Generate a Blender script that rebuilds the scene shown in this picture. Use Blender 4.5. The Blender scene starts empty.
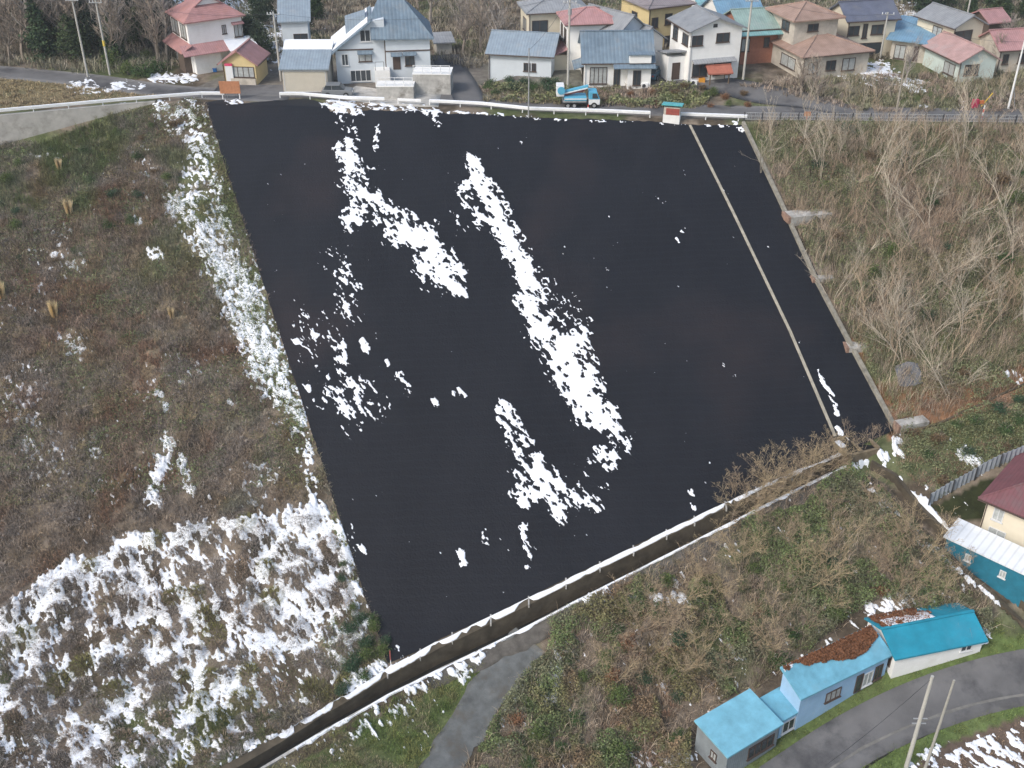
import bpy, math, random
import numpy as np
random.seed(7); RNG = np.random.default_rng(11)
SC = bpy.context.scene; COL = SC.collection
# ------------------------------------------------------------------ camera model (used to survey the site from the photograph)
PITCH = math.radians(32); F = 1093.0; CH = 40.0
cP, sP = math.cos(PITCH), math.sin(PITCH)
cam = bpy.data.objects.new('camera', bpy.data.cameras.new('camera')); COL.objects.link(cam)
cam.location = (0, 0, CH); cam.rotation_euler = (math.pi/2 - PITCH, 0, 0)
cam.data.lens = F/1024*36; cam.data.sensor_width = 36; cam.data.clip_start = .5; cam.data.clip_end = 4000
SC.camera = cam
def proj(x, y, z):
    dz = z-CH; d = np.maximum(y*cP - dz*sP, 1e-3)
    return 512+F*x/d, 384-F*(y*sP+dz*cP)/d
# ------------------------------------------------------------------ noise
def _h(ix, iy, s):
    h = (ix*374761393 + iy*668265263 + s*1442695041) & 0xffffffff
    h = ((h ^ (h >> 13))*1274126177) & 0xffffffff
    h = ((h ^ (h >> 16))*2246822519) & 0xffffffff
    return (h ^ (h >> 15))/4294967295.0
def vn(x, y, s=0):
    x = np.asarray(x, float); y = np.asarray(y, float)
    ix = np.floor(x).astype(np.int64); iy = np.floor(y).astype(np.int64)
    fx = x-ix; fy = y-iy; fx = fx*fx*(3-2*fx); fy = fy*fy*(3-2*fy)
    a = _h(ix, iy, s); b = _h(ix+1, iy, s); c = _h(ix, iy+1, s); d = _h(ix+1, iy+1, s)
    return (a*(1-fx)+b*fx)*(1-fy)+(c*(1-fx)+d*fx)*fy
def fbm(x, y, sc, o=4, s=0, g=.5):
    t = 0; a = 1; n = 0; k = 1/sc
    for i in range(o):
        t = t + a*vn(x*k+17.3*i, y*k-9.1*i, s+i*31); n += a; a *= g; k *= 2.03
    return t/n
def sstep(a, b, x):
    t = np.clip((x-a)/(b-a), 0, 1); return t*t*(3-2*t)
def pip(px, py, poly):
    r = np.zeros(np.shape(px), bool); n = len(poly)
    for i in range(n):
        x1, y1 = poly[i]; x2, y2 = poly[(i+1) % n]
        if y1 == y2: continue
        c = ((y1 > py) != (y2 > py)) & (px < (x2-x1)*(py-y1)/(y2-y1)+x1)
        r ^= c
    return r
def dseg(px, py, pts):
    """distance to a polyline, and 0..1 position along it"""
    best = np.full(np.shape(px), 1e9); par = np.zeros(np.shape(px)); n = len(pts)-1
    for i in range(n):
        ax, ay = pts[i][:2]; bx, by = pts[i+1][:2]
        dx, dy = bx-ax, by-ay; L = dx*dx+dy*dy+1e-9
        t = np.clip(((px-ax)*dx+(py-ay)*dy)/L, 0, 1)
        d = np.hypot(px-ax-t*dx, py-ay-t*dy); m = d < best
        best = np.where(m, d, best); par = np.where(m, (i+t)/n, par)
    return best, par
# ------------------------------------------------------------------ terrain
EX = np.array([-400, -90, -58, -45.3, -37, -25, -20, -13, -3.7, 2, 10, 16.7, 26, 57, 400.])
EY = np.array([90, 112, 121.7, 125.8, 128.1, 128, 126.6, 125.8, 124.4, 122.5, 121.7, 120.8, 119.7, 118.7, 118.])
def edge(x): return np.interp(x, EX, EY)
SL = .437
def plane(x, y): return np.minimum(-SL*((122.0-.11*x)-y), 4)
def smax(a, b, k):
    h = np.clip(.5+.5*(a-b)/k, 0, 1); return b+(a-b)*h+k*h*(1-h)
def ground0(x, y):
    x = np.asarray(x, float); y = np.asarray(y, float)
    e = edge(x)
    low = smax(plane(x, y), -27.0+0*x, 3.0)
    low = np.minimum(low, -0.0)
    dy = y-e-6.2
    vil = .02*np.maximum(dy, 0) + 1.0*sstep(0, 5, dy)*sstep(-3, 1, x) + .33*np.maximum(0, y-185)*1.0
    vil = vil + .30*np.maximum(0, y-146)*sstep(-40, -50, x)*(y < 600)
    vil = np.minimum(vil, 90+10*np.sin(x*.01))
    return np.where(y > e, vil, low)
def _G(px, py, h, gf):
    u = (px-512)/F; v = (384-py)/F
    d = (u, cP+v*sP, -sP+v*cP)
    t = np.arange(20, 900, .5); x = u*t; y = d[1]*t; z = CH+d[2]*t
    g = gf(x, y)+h; i = np.argmax(z < g)
    if i == 0: i = len(t)-1
    a, b = t[i]-.5, t[i]
    for _ in range(18):
        m = (a+b)/2
        if CH+d[2]*m < float(gf(u*m, d[1]*m))+h: b = m
        else: a = m
    return (u*b, d[1]*b, CH+d[2]*b)
def G0(px, py, h=0): return _G(px, py, h, ground0)
w2 = lambda L: [G0(*p)[:2] for p in L]
QUAD_PX = [(205, 103), (745, 125), (893, 431), (388, 668)]
def onplane(px, py):
    return _G(px, py, 0, lambda x, y: -SL*((122.0-.11*x)-y))
QUAD = [onplane(*p)[:2] for p in QUAD_PX]
A_PX = [(150, 806), (232, 762), (320, 709), (388, 668), (440, 640), (570, 578), (700, 515), (770, 482), (838, 453)]
B_PX = [(212, 802), (264, 769), (328, 731), (388, 697), (440, 671), (570, 606), (700, 540), (775, 502), (849, 466)]
CA = w2(A_PX); CB = w2(B_PX)
CM = [((a[0]+b[0])/2, (a[1]+b[1])/2) for a, b in zip(CA, CB)]
CW = [math.hypot(a[0]-b[0], a[1]-b[1]) for a, b in zip(CA, CB)]
D2A = w2([(868, 468), (890, 480), (915, 512), (950, 545), (1000, 590), (1060, 645)])     # small ditch to the right
D3 = w2([(893, 428), (930, 417), (980, 398), (1030, 372), (1080, 350)])
LROAD = w2([(700, 848), (760, 800), (840, 746), (900, 715), (960, 692), (1030, 675), (1110, 670)])
GPATH = w2([(530, 640), (508, 664), (486, 694), (462, 735), (430, 790), (400, 850)])
TROAD = w2([(-60, 66), (0, 72), (88, 80), (140, 88), (190, 93), (240, 95), (290, 97)])
def dquad(x, y):
    d = np.full(np.shape(x), -1e9)
    for i in range(4):
        ax, ay = QUAD[i]; bx, by = QUAD[(i+1) % 4]; nx, ny = -(by-ay), bx-ax; L = math.hypot(nx, ny)
        d = np.maximum(d, ((x-ax)*nx+(y-ay)*ny)/L)
    return d
MOUND_POLY = [(-60, 640), (0, 612), (60, 570), (130, 545), (200, 522), (330, 515), (345, 560), (365, 630), (330, 690), (225, 766), (-60, 840)]
MOUNDS = []
def _mk_mounds():
    r = random.Random(5); n = 0
    while len(MOUNDS) < 150 and n < 6000:
        n += 1; px = r.uniform(-40, 370); py = r.uniform(515, 800)
        if not pip(np.array([px]), np.array([py]), MOUND_POLY)[0]: continue
        x, y, z = G0(px, py); R = r.uniform(.7, 1.5)
        if all(math.hypot(x-a, y-b) > .72*(R+c) for a, b, c, _ in MOUNDS): MOUNDS.append((x, y, R, r.uniform(.22, .5)))
_mk_mounds()
def ground(x, y):
    x = np.asarray(x, float); y = np.asarray(y, float)
    z = ground0(x, y)
    m = np.clip((dquad(x, y)-.6)/4, 0, 1)*np.clip((edge(x)-3.5-y)/3, 0, 1)
    for L, w in ((LROAD, 3.6), (GPATH, 2.2), (CM, 2.6), (D2A, 1.2)):
        m = m*np.clip((dseg(x, y, L)[0]-w)/3, 0, 1)
    z = z + m*(1.5*(fbm(x, y, 11, 3, 3)-.5)+.7*(fbm(x, y, 3, 3, 9)-.5))
    R3 = sstep(8, 20, x)*sstep(0, 9, dquad(x, y))*np.clip((edge(x)-y)/12, 0, 1)*np.clip((y-80)/8, 0, 1)
    z = z + 1.2*R3*(fbm(x, y, 14, 2, 41)-.4)
    return z
def ground_cut(x, y):
    z = ground(x, y)
    d, p = dseg(x, y, CM); w = np.interp(p*(len(CW)-1), np.arange(len(CW)), CW)
    z = z - 2.4*sstep(w/2-.25, w/2-.65, d)
    d, p = dseg(x, y, D2A); z = z - .75*sstep(1.0, .62, d)
    d, p = dseg(x, y, D3); z = z - .5*sstep(.8, .3, d)
    for X, Y, R, H in MOUNDS:
        m = (np.abs(x-X) < R) & (np.abs(y-Y) < R)
        if np.any(m):
            q = np.clip(1-((x-X)**2+(y-Y)**2)/R**2, 0, 1); z = z + H*q
    return z
def G(px, py, h=0): return _G(px, py, h, ground)
gz = lambda x, y: float(ground(x, y))
# ------------------------------------------------------------------ mesh + tags
def link(o, parent=None):
    COL.objects.link(o)
    if parent is not None: o.parent = parent
    return o
def tag(o, label=None, cat=None, group=None, kind=None):
    for k, v in (('label', label), ('category', cat), ('group', group), ('kind', kind)):
        if v: o[k] = v
    return o
def empty(name, loc, rz, label, cat, group=None):
    o = bpy.data.objects.new(name, None); o.location = loc; o.rotation_euler = (0, 0, rz); link(o)
    return tag(o, label, cat, group)
class MB:
    def __init__(s): s.v = []; s.f = []
    def poly(s, pts):
        n = len(s.v); s.v += [tuple(p) for p in pts]; s.f.append(list(range(n, n+len(pts)))); return s
    def prism(s, top, th):
        """top: polygon (any 3D), extruded straight down by th"""
        n = len(s.v); k = len(top); s.v += [tuple(p) for p in top]+[(p[0], p[1], p[2]-th) for p in top]
        s.f.append(list(range(n, n+k))); s.f.append([n+k+i for i in range(k)][::-1])
        for i in range(k): j = (i+1) % k; s.f.append([n+i, n+k+i, n+k+j, n+j])
        return s
    def box(s, x0, x1, y0, y1, z0, z1): return s.prism([(x0, y0, z1), (x1, y0, z1), (x1, y1, z1), (x0, y1, z1)], z1-z0)
    def ext(s, prof, y0, y1):
        """profile in x,z extruded along y"""
        n = len(s.v); k = len(prof); s.v += [(p[0], y0, p[1]) for p in prof]+[(p[0], y1, p[1]) for p in prof]
        s.f.append(list(range(n, n+k))); s.f.append([n+k+i for i in range(k)][::-1])
        for i in range(k): j = (i+1) % k; s.f.append([n+j, n+i, n+k+i, n+k+j])
        return s
    def extx(s, prof, x0, x1):
        """profile in y,z extruded along x"""
        n = len(s.v); k = len(prof); s.v += [(x0, p[0], p[1]) for p in prof]+[(x1, p[0], p[1]) for p in prof]
        s.f.append(list(range(n, n+k))); s.f.append([n+k+i for i in range(k)][::-1])
        for i in range(k): j = (i+1) % k; s.f.append([n+j, n+i, n+k+i, n+k+j])
        return s
    def tube(s, pts, rad, n=6, caps=True):
        base = len(s.v); m = len(pts)
        for i, p in enumerate(pts):
            a = np.array(pts[max(i-1, 0)], float); b = np.array(pts[min(i+1, m-1)], float)
            d = b-a; d /= np.linalg.norm(d)+1e-9
            u = np.cross(d, (0, 0, 1.0) if abs(d[2]) < .9 else (1.0, 0, 0)); u /= np.linalg.norm(u); w = np.cross(d, u)
            r = rad[i] if hasattr(rad, '__len__') else rad
            for k in range(n):
                t = 2*math.pi*k/n; q = np.array(p)+r*(math.cos(t)*u+math.sin(t)*w); s.v.append(tuple(q))
        for i in range(m-1):
            for k in range(n):
                j = (k+1) % n; s.f.append([base+i*n+k, base+i*n+j, base+(i+1)*n+j, base+(i+1)*n+k])
        if caps:
            s.f.append([base+k for k in range(n)][::-1]); s.f.append([base+(m-1)*n+k for k in range(n)])
        return s
    def cyl(s, c, ax, r, L, n=16):
        c = np.array(c, float); d = {'x': (1, 0, 0), 'y': (0, 1, 0), 'z': (0, 0, 1)}[ax]; d = np.array(d, float)*L/2
        return s.tube([c-d, c+d], r, n)
    def build(s, name, m, parent=None, bevel=0, smooth=False):
        me = bpy.data.meshes.new(name); me.from_pydata(s.v, [], s.f); me.materials.append(m)
        if smooth:
            for p in me.polygons: p.use_smooth = True
        o = bpy.data.objects.new(name, me); link(o, parent)
        if bevel:
            b = o.modifiers.new('bevel', 'BEVEL'); b.width = bevel; b.segments = 2; b.limit_method = 'ANGLE'
        return o
def npmesh(name, V, T, k, m, col=None, parent=None, smooth=False):
    """V (n,3), T (faces,k), optional colour per vertex"""
    V = np.asarray(V, np.float32); T = np.asarray(T, np.int32)
    me = bpy.data.meshes.new(name); me.vertices.add(len(V)); me.vertices.foreach_set('co', V.ravel())
    me.loops.add(T.size); me.loops.foreach_set('vertex_index', T.ravel())
    me.polygons.add(len(T)); me.polygons.foreach_set('loop_start', np.arange(0, T.size, k, dtype=np.int32))
    me.polygons.foreach_set('loop_total', np.full(len(T), k, np.int32))
    if smooth: me.polygons.foreach_set('use_smooth', np.ones(len(T), bool))
    if col is not None:
        a = me.color_attributes.new('col', 'FLOAT_COLOR', 'POINT')
        c = np.ones((len(V), 4), np.float32); c[:, :col.shape[1]] = col; a.data.foreach_set('color', c.ravel())
    me.materials.append(m); me.update(calc_edges=True); me.validate()
    o = bpy.data.objects.new(name, me); return link(o, parent)
# ------------------------------------------------------------------ materials
def lin(r, g, b): return tuple(((c/255+.055)/1.055)**2.4 if c > 10 else c/3294 for c in (r, g, b))
MATS = {}
def mat(name, rgb, rough=.8, var=.25, sc=1.5, bump=.0, bsc=8., metal=0., spec=.3, ribs=None, ribsc=1.6, stain=None, hue=None):
    if name in MATS: return MATS[name]
    m = bpy.data.materials.new(name); m.use_nodes = True; n = m.node_tree.nodes; l = m.node_tree.links
    b = n['Principled BSDF']; b.inputs['Roughness'].default_value = rough; b.inputs['Metallic'].default_value = metal
    b.inputs['Specular IOR Level'].default_value = spec
    tc = n.new('ShaderNodeTexCoord')
    nz = n.new('ShaderNodeTexNoise'); nz.inputs['Scale'].default_value = sc; nz.inputs['Detail'].default_value = 6; nz.inputs['Roughness'].default_value = .65
    l.new(tc.outputs['Object'], nz.inputs['Vector'])
    mx = n.new('ShaderNodeMix'); mx.data_type = 'RGBA'
    lo = [c*(1-var) for c in rgb]; hi = [min(1, c*(1+var)) for c in rgb]
    if hue: hi = hue
    mx.inputs['A'].default_value = (*lo, 1); mx.inputs['B'].default_value = (*hi, 1)
    rmp = n.new('ShaderNodeMapRange'); rmp.inputs['From Min'].default_value = .3; rmp.inputs['From Max'].default_value = .7
    l.new(nz.outputs['Fac'], rmp.inputs['Value']); l.new(rmp.outputs['Result'], mx.inputs['Factor'])
    colr = mx.outputs['Result']
    if stain:
        n2 = n.new('ShaderNodeTexNoise'); n2.inputs['Scale'].default_value = sc*.6; n2.inputs['Detail'].default_value = 8; n2.inputs['Roughness'].default_value = .7
        l.new(tc.outputs['Object'], n2.inputs['Vector'])
        r2 = n.new('ShaderNodeMapRange'); r2.inputs['From Min'].default_value = .52; r2.inputs['From Max'].default_value = .68
        l.new(n2.outputs['Fac'], r2.inputs['Value'])
        m2 = n.new('ShaderNodeMix'); m2.data_type = 'RGBA'; m2.inputs['B'].default_value = (*stain, 1)
        l.new(r2.outputs['Result'], m2.inputs['Factor']); l.new(colr, m2.inputs['A']); colr = m2.outputs['Result']
    bh = None
    if ribs:
        wv = n.new('ShaderNodeTexWave'); wv.wave_type = 'BANDS'; wv.bands_direction = ribs; wv.inputs['Scale'].default_value = ribsc; wv.inputs['Distortion'].default_value = 0
        l.new(tc.outputs['Object'], wv.inputs['Vector'])
        r3 = n.new('ShaderNodeMapRange'); r3.inputs['From Min'].default_value = .0; r3.inputs['From Max'].default_value = .25; r3.inputs['To Min'].default_value = .84; r3.inputs['To Max'].default_value = 1
        l.new(wv.outputs['Fac'], r3.inputs['Value'])
        m3 = n.new('ShaderNodeMix'); m3.data_type = 'RGBA'; m3.blend_type = 'MULTIPLY'; m3.inputs['Factor'].default_value = 1
        l.new(colr, m3.inputs['A']); l.new(r3.outputs['Result'], m3.inputs['B']); colr = m3.outputs['Result']; bh = wv.outputs['Fac']
    l.new(colr, b.inputs['Base Color'])
    if bump or ribs:
        bp = n.new('ShaderNodeBump'); bp.inputs['Strength'].default_value = bump or .4; bp.inputs['Distance'].default_value = .04
        if bh is None:
            nb = n.new('ShaderNodeTexNoise'); nb.inputs['Scale'].default_value = bsc; nb.inputs['Detail'].default_value = 5
            l.new(tc.outputs['Object'], nb.inputs['Vector']); bh = nb.outputs['Fac']
        l.new(bh, bp.inputs['Height']); l.new(bp.outputs['Normal'], b.inputs['Normal'])
    MATS[name] = m; return m
def vcmat(name, rough=.9, spec=.15, trans=0.0, var=.25, sc=3., bump=0):
    m = bpy.data.materials.new(name); m.use_nodes = True; n = m.node_tree.nodes; l = m.node_tree.links
    b = n['Principled BSDF']; b.inputs['Roughness'].default_value = rough; b.inputs['Specular IOR Level'].default_value = spec
    at = n.new('ShaderNodeAttribute'); at.attribute_name = 'col'
    nz = n.new('ShaderNodeTexNoise'); nz.inputs['Scale'].default_value = sc; nz.inputs['Detail'].default_value = 7; nz.inputs['Roughness'].default_value = .75
    tc = n.new('ShaderNodeTexCoord'); l.new(tc.outputs['Object'], nz.inputs['Vector'])
    mr = n.new('ShaderNodeMapRange'); mr.inputs['From Min'].default_value = .3; mr.inputs['From Max'].default_value = .7; mr.inputs['To Min'].default_value = 1-var; mr.inputs['To Max'].default_value = 1+var
    l.new(nz.outputs['Fac'], mr.inputs['Value'])
    mx = n.new('ShaderNodeMix'); mx.data_type = 'RGBA'; mx.blend_type = 'MULTIPLY'; mx.inputs['Factor'].default_value = 1
    l.new(at.outputs['Color'], mx.inputs['A']); l.new(mr.outputs['Result'], mx.inputs['B']); l.new(mx.outputs['Result'], b.inputs['Base Color'])
    if bump:
        bp = n.new('ShaderNodeBump'); bp.inputs['Strength'].default_value = bump; bp.inputs['Distance'].default_value = .1
        l.new(nz.outputs['Fac'], bp.inputs['Height']); l.new(bp.outputs['Normal'], b.inputs['Normal'])
    return m
M_CONC = mat('concrete', (.42, .41, .39), .9, .3, .9, .3, 5, stain=(.2, .19, .17))
M_CONCD = mat('stained_concrete', (.085, .07, .05), .95, .45, .7, .4, 4)
M_CONCP = mat('pale_concrete', (.42, .38, .31), .9, .25, 1.2, .3, 5)
M_ASPH = mat('asphalt', (.135, .133, .135), .8, .28, .22, .25, 30, stain=(.045, .045, .05))
M_GRAV = mat('gravel_path_surface', (.115, .122, .122), .95, .35, .9, .5, 14, stain=(.10, .092, .08))
M_SNOW = mat('snow', (.78, .81, .86), .85, .03, 2., .5, 9, spec=.2)
M_WHITE = mat('white_paint', (.74, .75, .76), .6, .06, 2)
M_GREYM = mat('galvanised_steel', (.38, .39, .40), .5, .12, 2, metal=.3)
M_DARKM = mat('dark_steel', (.07, .072, .08), .5, .2, 2, metal=.3)
M_POLE = mat('pole_concrete', (.44, .43, .40), .85, .12, 1.2)
M_WOOD = mat('old_wood', (.16, .11, .07), .9, .3, 4)
M_GLASS = mat('window_glass', (.045, .055, .065), .12, .3, 1.2, spec=.6)
M_CURT = mat('curtained_glass', (.38, .40, .40), .2, .25, 2.5, spec=.5)
M_FRB = mat('brown_window_frame', (.085, .06, .05), .6, .1)
M_FRW = mat('white_window_frame', (.6, .61, .62), .5, .1)
M_BLACK = mat('rubber', (.02, .02, .021), .85, .2)
M_RED = mat('red_paint', (.55, .05, .035), .5, .1)
M_ORANGE = mat('orange_paint', (.55, .17, .06), .6, .25, 2)
# ------------------------------------------------------------------ ground sheet
def grow(a, s, n, sgn):
    out = []; 
    for _ in range(n): a += sgn*s; s *= 1.17; out.append(a)
    return out
xs = np.array(sorted(grow(-72, .6, 34, -1)+list(np.arange(-72, 72, .38))+grow(72, .6, 34, 1)))
ys = np.array(sorted(grow(44, .6, 34, -1)+list(np.arange(44, 131, .38))+list(np.arange(131, 190, .9))+grow(190, 1.2, 34, 1)))
X, Y = np.meshgrid(xs, ys); Z = ground_cut(X, Y)
gx, gy = proj(X, Y, Z)
front = (Y > 20)
def sm(poly, soft=0):
    return (pip(gx, gy, poly) & front).astype(float)
BR = np.array([.195, .16, .125]); GR = np.array([.075, .105, .035]); YG = np.array([.26, .215, .125]); RU = np.array([.24, .12, .07]); DK = np.array([.085, .068, .05])
n1 = fbm(X, Y, 9, 4, 1); n2 = fbm(X, Y, 2.5, 4, 2)
def mixc(c, d, w): return c+(d-c)*w[..., None]
C = np.tile(BR, (*X.shape, 1)); C = mixc(C, DK, sstep(.45, .6, n2)); C = mixc(C, GR, (.7-.5*(gx < 400)*(gy > 230)*(gy < 520))*sstep(.5, .62, n1))
C = mixc(C, YG*.8, sm([(-200, 60), (0, 76), (150, 85), (160, 98), (0, 112), (-200, 125)])*(.5+.5*sstep(.4, .6, n2)))
C = mixc(C, RU, sm([(890, 440), (880, 405), (1000, 372), (1100, 330), (1100, 375), (930, 425)])*.8)
C = mixc(C, RU*.8, sm([(795, 380), (860, 330), (940, 370), (930, 430), (885, 430)])*sstep(.4, .55, n2)*.8)
C = mixc(C, GR*1.2, sm([(250, 790), (470, 668), (500, 660), (420, 790)])*.8)
C = mixc(C, GR*1.5, sm([(740, 860), (860, 760), (920, 722), (1024, 690), (1150, 680), (1150, 780), (1000, 900)])*.9)
C = mixc(C, GR*1.4, sm([(690, 790), (728, 768), (800, 712), (885, 665), (985, 630), (1030, 640), (1030, 660), (890, 700), (760, 800)])*.9)
C = mixc(C, np.array([.03, .035, .015]), sm([(930, 508), (980, 482), (1000, 475), (985, 520), (960, 520)]))
C = mixc(C, np.array([.12, .09, .07]), sm([(900, 790), (925, 752), (1024, 715), (1150, 690), (1150, 900), (900, 900)]))
C = mixc(C, np.array([.17, .16, .145]), sm([(180, 96), (280, 45), (700, 70), (700, 90), (480, 84), (450, 100)])*.75)
T = np.arange(X.size).reshape(X.shape)
T = np.stack([T[:-1, :-1], T[:-1, 1:], T[1:, 1:], T[1:, :-1]], -1).reshape(-1, 4)
g = npmesh('ground', np.stack([X, Y, Z], -1).reshape(-1, 3), T, 4, vcmat('soil_and_dead_grass', .95, .1, var=.45, sc=1.2, bump=.6), C.reshape(-1, 3), smooth=True)
tag(g, kind='structure')
# ------------------------------------------------------------------ roads
def ribbon(name, pts, w, m, off=.05, step=1.2, jag=0, kind='structure', zf=ground, nc=5):
    P = [];
    for i in range(len(pts)-1):
        a, b = np.array(pts[i]), np.array(pts[i+1]); n = max(1, int(np.linalg.norm(b-a)/step))
        for k in range(n): P.append(a+(b-a)*k/n)
    P.append(np.array(pts[-1])); P = np.array(P)
    for _ in range(4): P[1:-1] = (P[:-2]+2*P[1:-1]+P[2:])/4
    D = np.gradient(P, axis=0); D /= np.linalg.norm(D, axis=1)[:, None]; N = np.stack([-D[:, 1], D[:, 0]], 1)
    u = np.linspace(-1, 1, nc)
    ww = np.full((len(P), nc), w)
    if jag: ww = w+jag*(fbm(P[:, :1]*1., P[:, 1:]*1.+u[None, :]*9, .8, 3, 4)-.5)*2
    V = P[:, None, :]+N[:, None, :]*(u[None, :]*ww)[..., None]
    z = zf(V[..., 0], V[..., 1])+off
    V = np.concatenate([V, z[..., None]], -1)
    B = V.copy(); B[..., 2] -= .35
    n = len(P); Fc = []
    I = np.arange(n*nc).reshape(n, nc)
    Fc.append(np.stack([I[:-1, :-1], I[1:, :-1], I[1:, 1:], I[:-1, 1:]], -1).reshape(-1, 4)[:, ::-1])
    for c in (0, nc-1):
        q = np.stack([I[:-1, c], I[1:, c], I[1:, c]+n*nc, I[:-1, c]+n*nc], -1); Fc.append(q)
    for r in (0, n-1):
        q = np.stack([I[r, :-1], I[r, 1:], I[r, 1:]+n*nc, I[r, :-1]+n*nc], -1); Fc.append(q)
    o = npmesh(name, np.concatenate([V.reshape(-1, 3), B.reshape(-1, 3)]), np.concatenate(Fc), 4, m, smooth=False)
    if kind: o['kind'] = kind
    return o
ribbon('lower_road', LROAD, 2.05, M_ASPH, .06)
ribbon('gravel_path', GPATH, 1.6, M_GRAV, .05, jag=.5, step=.6, nc=7)
ribbon('village_road', [(x, edge(x)+3.0) for x in np.arange(-36, 90, 3.)], 2.3, M_ASPH, .05)
ribbon('hill_road', TROAD, 2.2, M_ASPH, .045)
ribbon('side_lane', w2([(472, 104), (466, 92), (458, 78), (450, 66), (446, 55)]), 1.9, M_ASPH, .06)
ribbon('driveway', w2([(862, 114), (815, 104), (765, 96), (705, 80), (640, 72)]), 2.2, M_ASPH, .07)
ribbon('road_apron', w2([(345, 92), (400, 100), (440, 100)]), 2.6, M_CONC, .055)
ribbon('road_edge_line', [(x, y) for x, y in w2([(730, 844), (795, 792), (862, 747), (905, 728), (960, 707), (1030, 693), (1110, 689)])], .10, mat('worn_kerb', (.17, .165, .155), .9, .3, 1), .075, jag=.09)
ribbon('dirt_verge', w2([(430, 684), (480, 661), (570, 617), (700, 552), (775, 513), (845, 476)]), .75, mat('dark_soil', (.10, .092, .082), .95, .4, 1.5, .5), .075, jag=.35, step=.6)
ribbon('furrow_shadow_strip', w2([(860, 772), (895, 748), (930, 733), (970, 716), (1040, 700)]), .09, mat('painted_furrow_shadow', (.02, .02, .015), .95, .3, 2), .04, jag=.1, step=.5)  # flat strip, no groove: the furrow's shadow is painted as its near-black colour
# ------------------------------------------------------------------ black slope
def bil(q, u, v):
    a, b, c, d = [np.array(p) for p in q]
    return (a*(1-u)[..., None]+b*u[..., None])*(1-v)[..., None]+(d*(1-u)[..., None]+c*u[..., None])*v[..., None]
nu, nv = 220, 240
U, W = np.meshgrid(np.linspace(0, 1, nu), np.linspace(0, 1, nv))
# ragged upper border that follows the shelf beside the road
topx = np.linspace(0, 1, nu); 
P2 = bil(QUAD, U, W)
PX, PY = proj(P2[..., 0], P2[..., 1], plane(P2[..., 0], P2[..., 1]))
TOP_PX = [(205, 103), (222, 100), (232, 106), (250, 103), (275, 101), (308, 99), (322, 103), (330, 112), (345, 114), (362, 112), (372, 110), (400, 112), (432, 111), (450, 115), (470, 114), (530, 118), (600, 120), (655, 122), (690, 125), (745, 126)]
tw = w2(TOP_PX); tX = np.array([p[0] for p in tw]); tY = np.array([p[1] for p in tw])
yt = np.interp(P2[0, :, 0], tX, tY)+.35*(fbm(P2[0, :, 0], P2[0, :, 0]*0, .5, 3, 77)-.5)
sh = (yt-P2[0, :, 1])[None, :]*np.clip(1-W*6, 0, 1)
P2[..., 1] += sh
for c, s in ((0, 1), (nu-1, -1)): pass
P2[:, 0, 0] += .25*(fbm(P2[:, 0, 0]*3, P2[:, 0, 1], .6, 3, 5)-.5)
zz = ground(P2[..., 0], P2[..., 1])+.07+.035*(fbm(P2[..., 0], P2[..., 1]*1., 1.1, 4, 12)-.5)
I = np.arange(nu*nv).reshape(nv, nu)
mb_ = bpy.data.materials.new('black_sprayed_surface'); mb_.use_nodes = True
n = mb_.node_tree.nodes; l = mb_.node_tree.links; b = n['Principled BSDF']; b.inputs['Roughness'].default_value = .6; b.inputs['Specular IOR Level'].default_value = .26
tc = n.new('ShaderNodeTexCoord'); nz = n.new('ShaderNodeTexNoise'); nz.inputs['Scale'].default_value = .16; nz.inputs['Detail'].default_value = 12; nz.inputs['Roughness'].default_value = .78
mp = n.new('ShaderNodeMapping'); mp.inputs['Scale'].default_value = (1, .35, 1); l.new(tc.outputs['Object'], mp.inputs['Vector']); l.new(mp.outputs['Vector'], nz.inputs['Vector'])
cr = n.new('ShaderNodeValToRGB'); e = cr.color_ramp.elements; e[0].position = .38; e[0].color = (.0040, .0048, .0082, 1); e[1].position = .68; e[1].color = (.0095, .0105, .0150, 1)
l.new(nz.outputs['Fac'], cr.inputs['Fac'])
n3 = n.new('ShaderNodeTexNoise'); n3.inputs['Scale'].default_value = .07; n3.inputs['Detail'].default_value = 7; l.new(tc.outputs['Object'], n3.inputs['Vector'])
r3 = n.new('ShaderNodeMapRange'); r3.inputs['From Min'].default_value = .55; r3.inputs['From Max'].default_value = .75; l.new(n3.outputs['Fac'], r3.inputs['Value'])
m3 = n.new('ShaderNodeMix'); m3.data_type = 'RGBA'; m3.inputs['B'].default_value = (.019, .0145, .017, 1); l.new(r3.outputs['Result'], m3.inputs['Factor']); l.new(cr.outputs['Color'], m3.inputs['A'])
wv = n.new('ShaderNodeTexWave'); wv.wave_type = 'BANDS'; wv.bands_direction = 'Y'; wv.inputs['Scale'].default_value = .42; wv.inputs['Distortion'].default_value = 4; wv.inputs['Detail'].default_value = 4; wv.inputs['Detail Scale'].default_value = .6
l.new(tc.outputs['Object'], wv.inputs['Vector'])
m4 = n.new('ShaderNodeMix'); m4.data_type = 'RGBA'; m4.inputs['B'].default_value = (.015, .018, .025, 1)
r4 = n.new('ShaderNodeMapRange'); r4.inputs['From Min'].default_value = .72; r4.inputs['From Max'].default_value = 1; r4.inputs['To Max'].default_value = .22; l.new(wv.outputs['Fac'], r4.inputs['Value'])
l.new(r4.outputs['Result'], m4.inputs['Factor']); l.new(m3.outputs['Result'], m4.inputs['A']); l.new(m4.outputs['Result'], b.inputs['Base Color'])
nb = n.new('ShaderNodeTexNoise'); nb.inputs['Scale'].default_value = 5; nb.inputs['Detail'].default_value = 6; l.new(tc.outputs['Object'], nb.inputs['Vector'])
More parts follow.
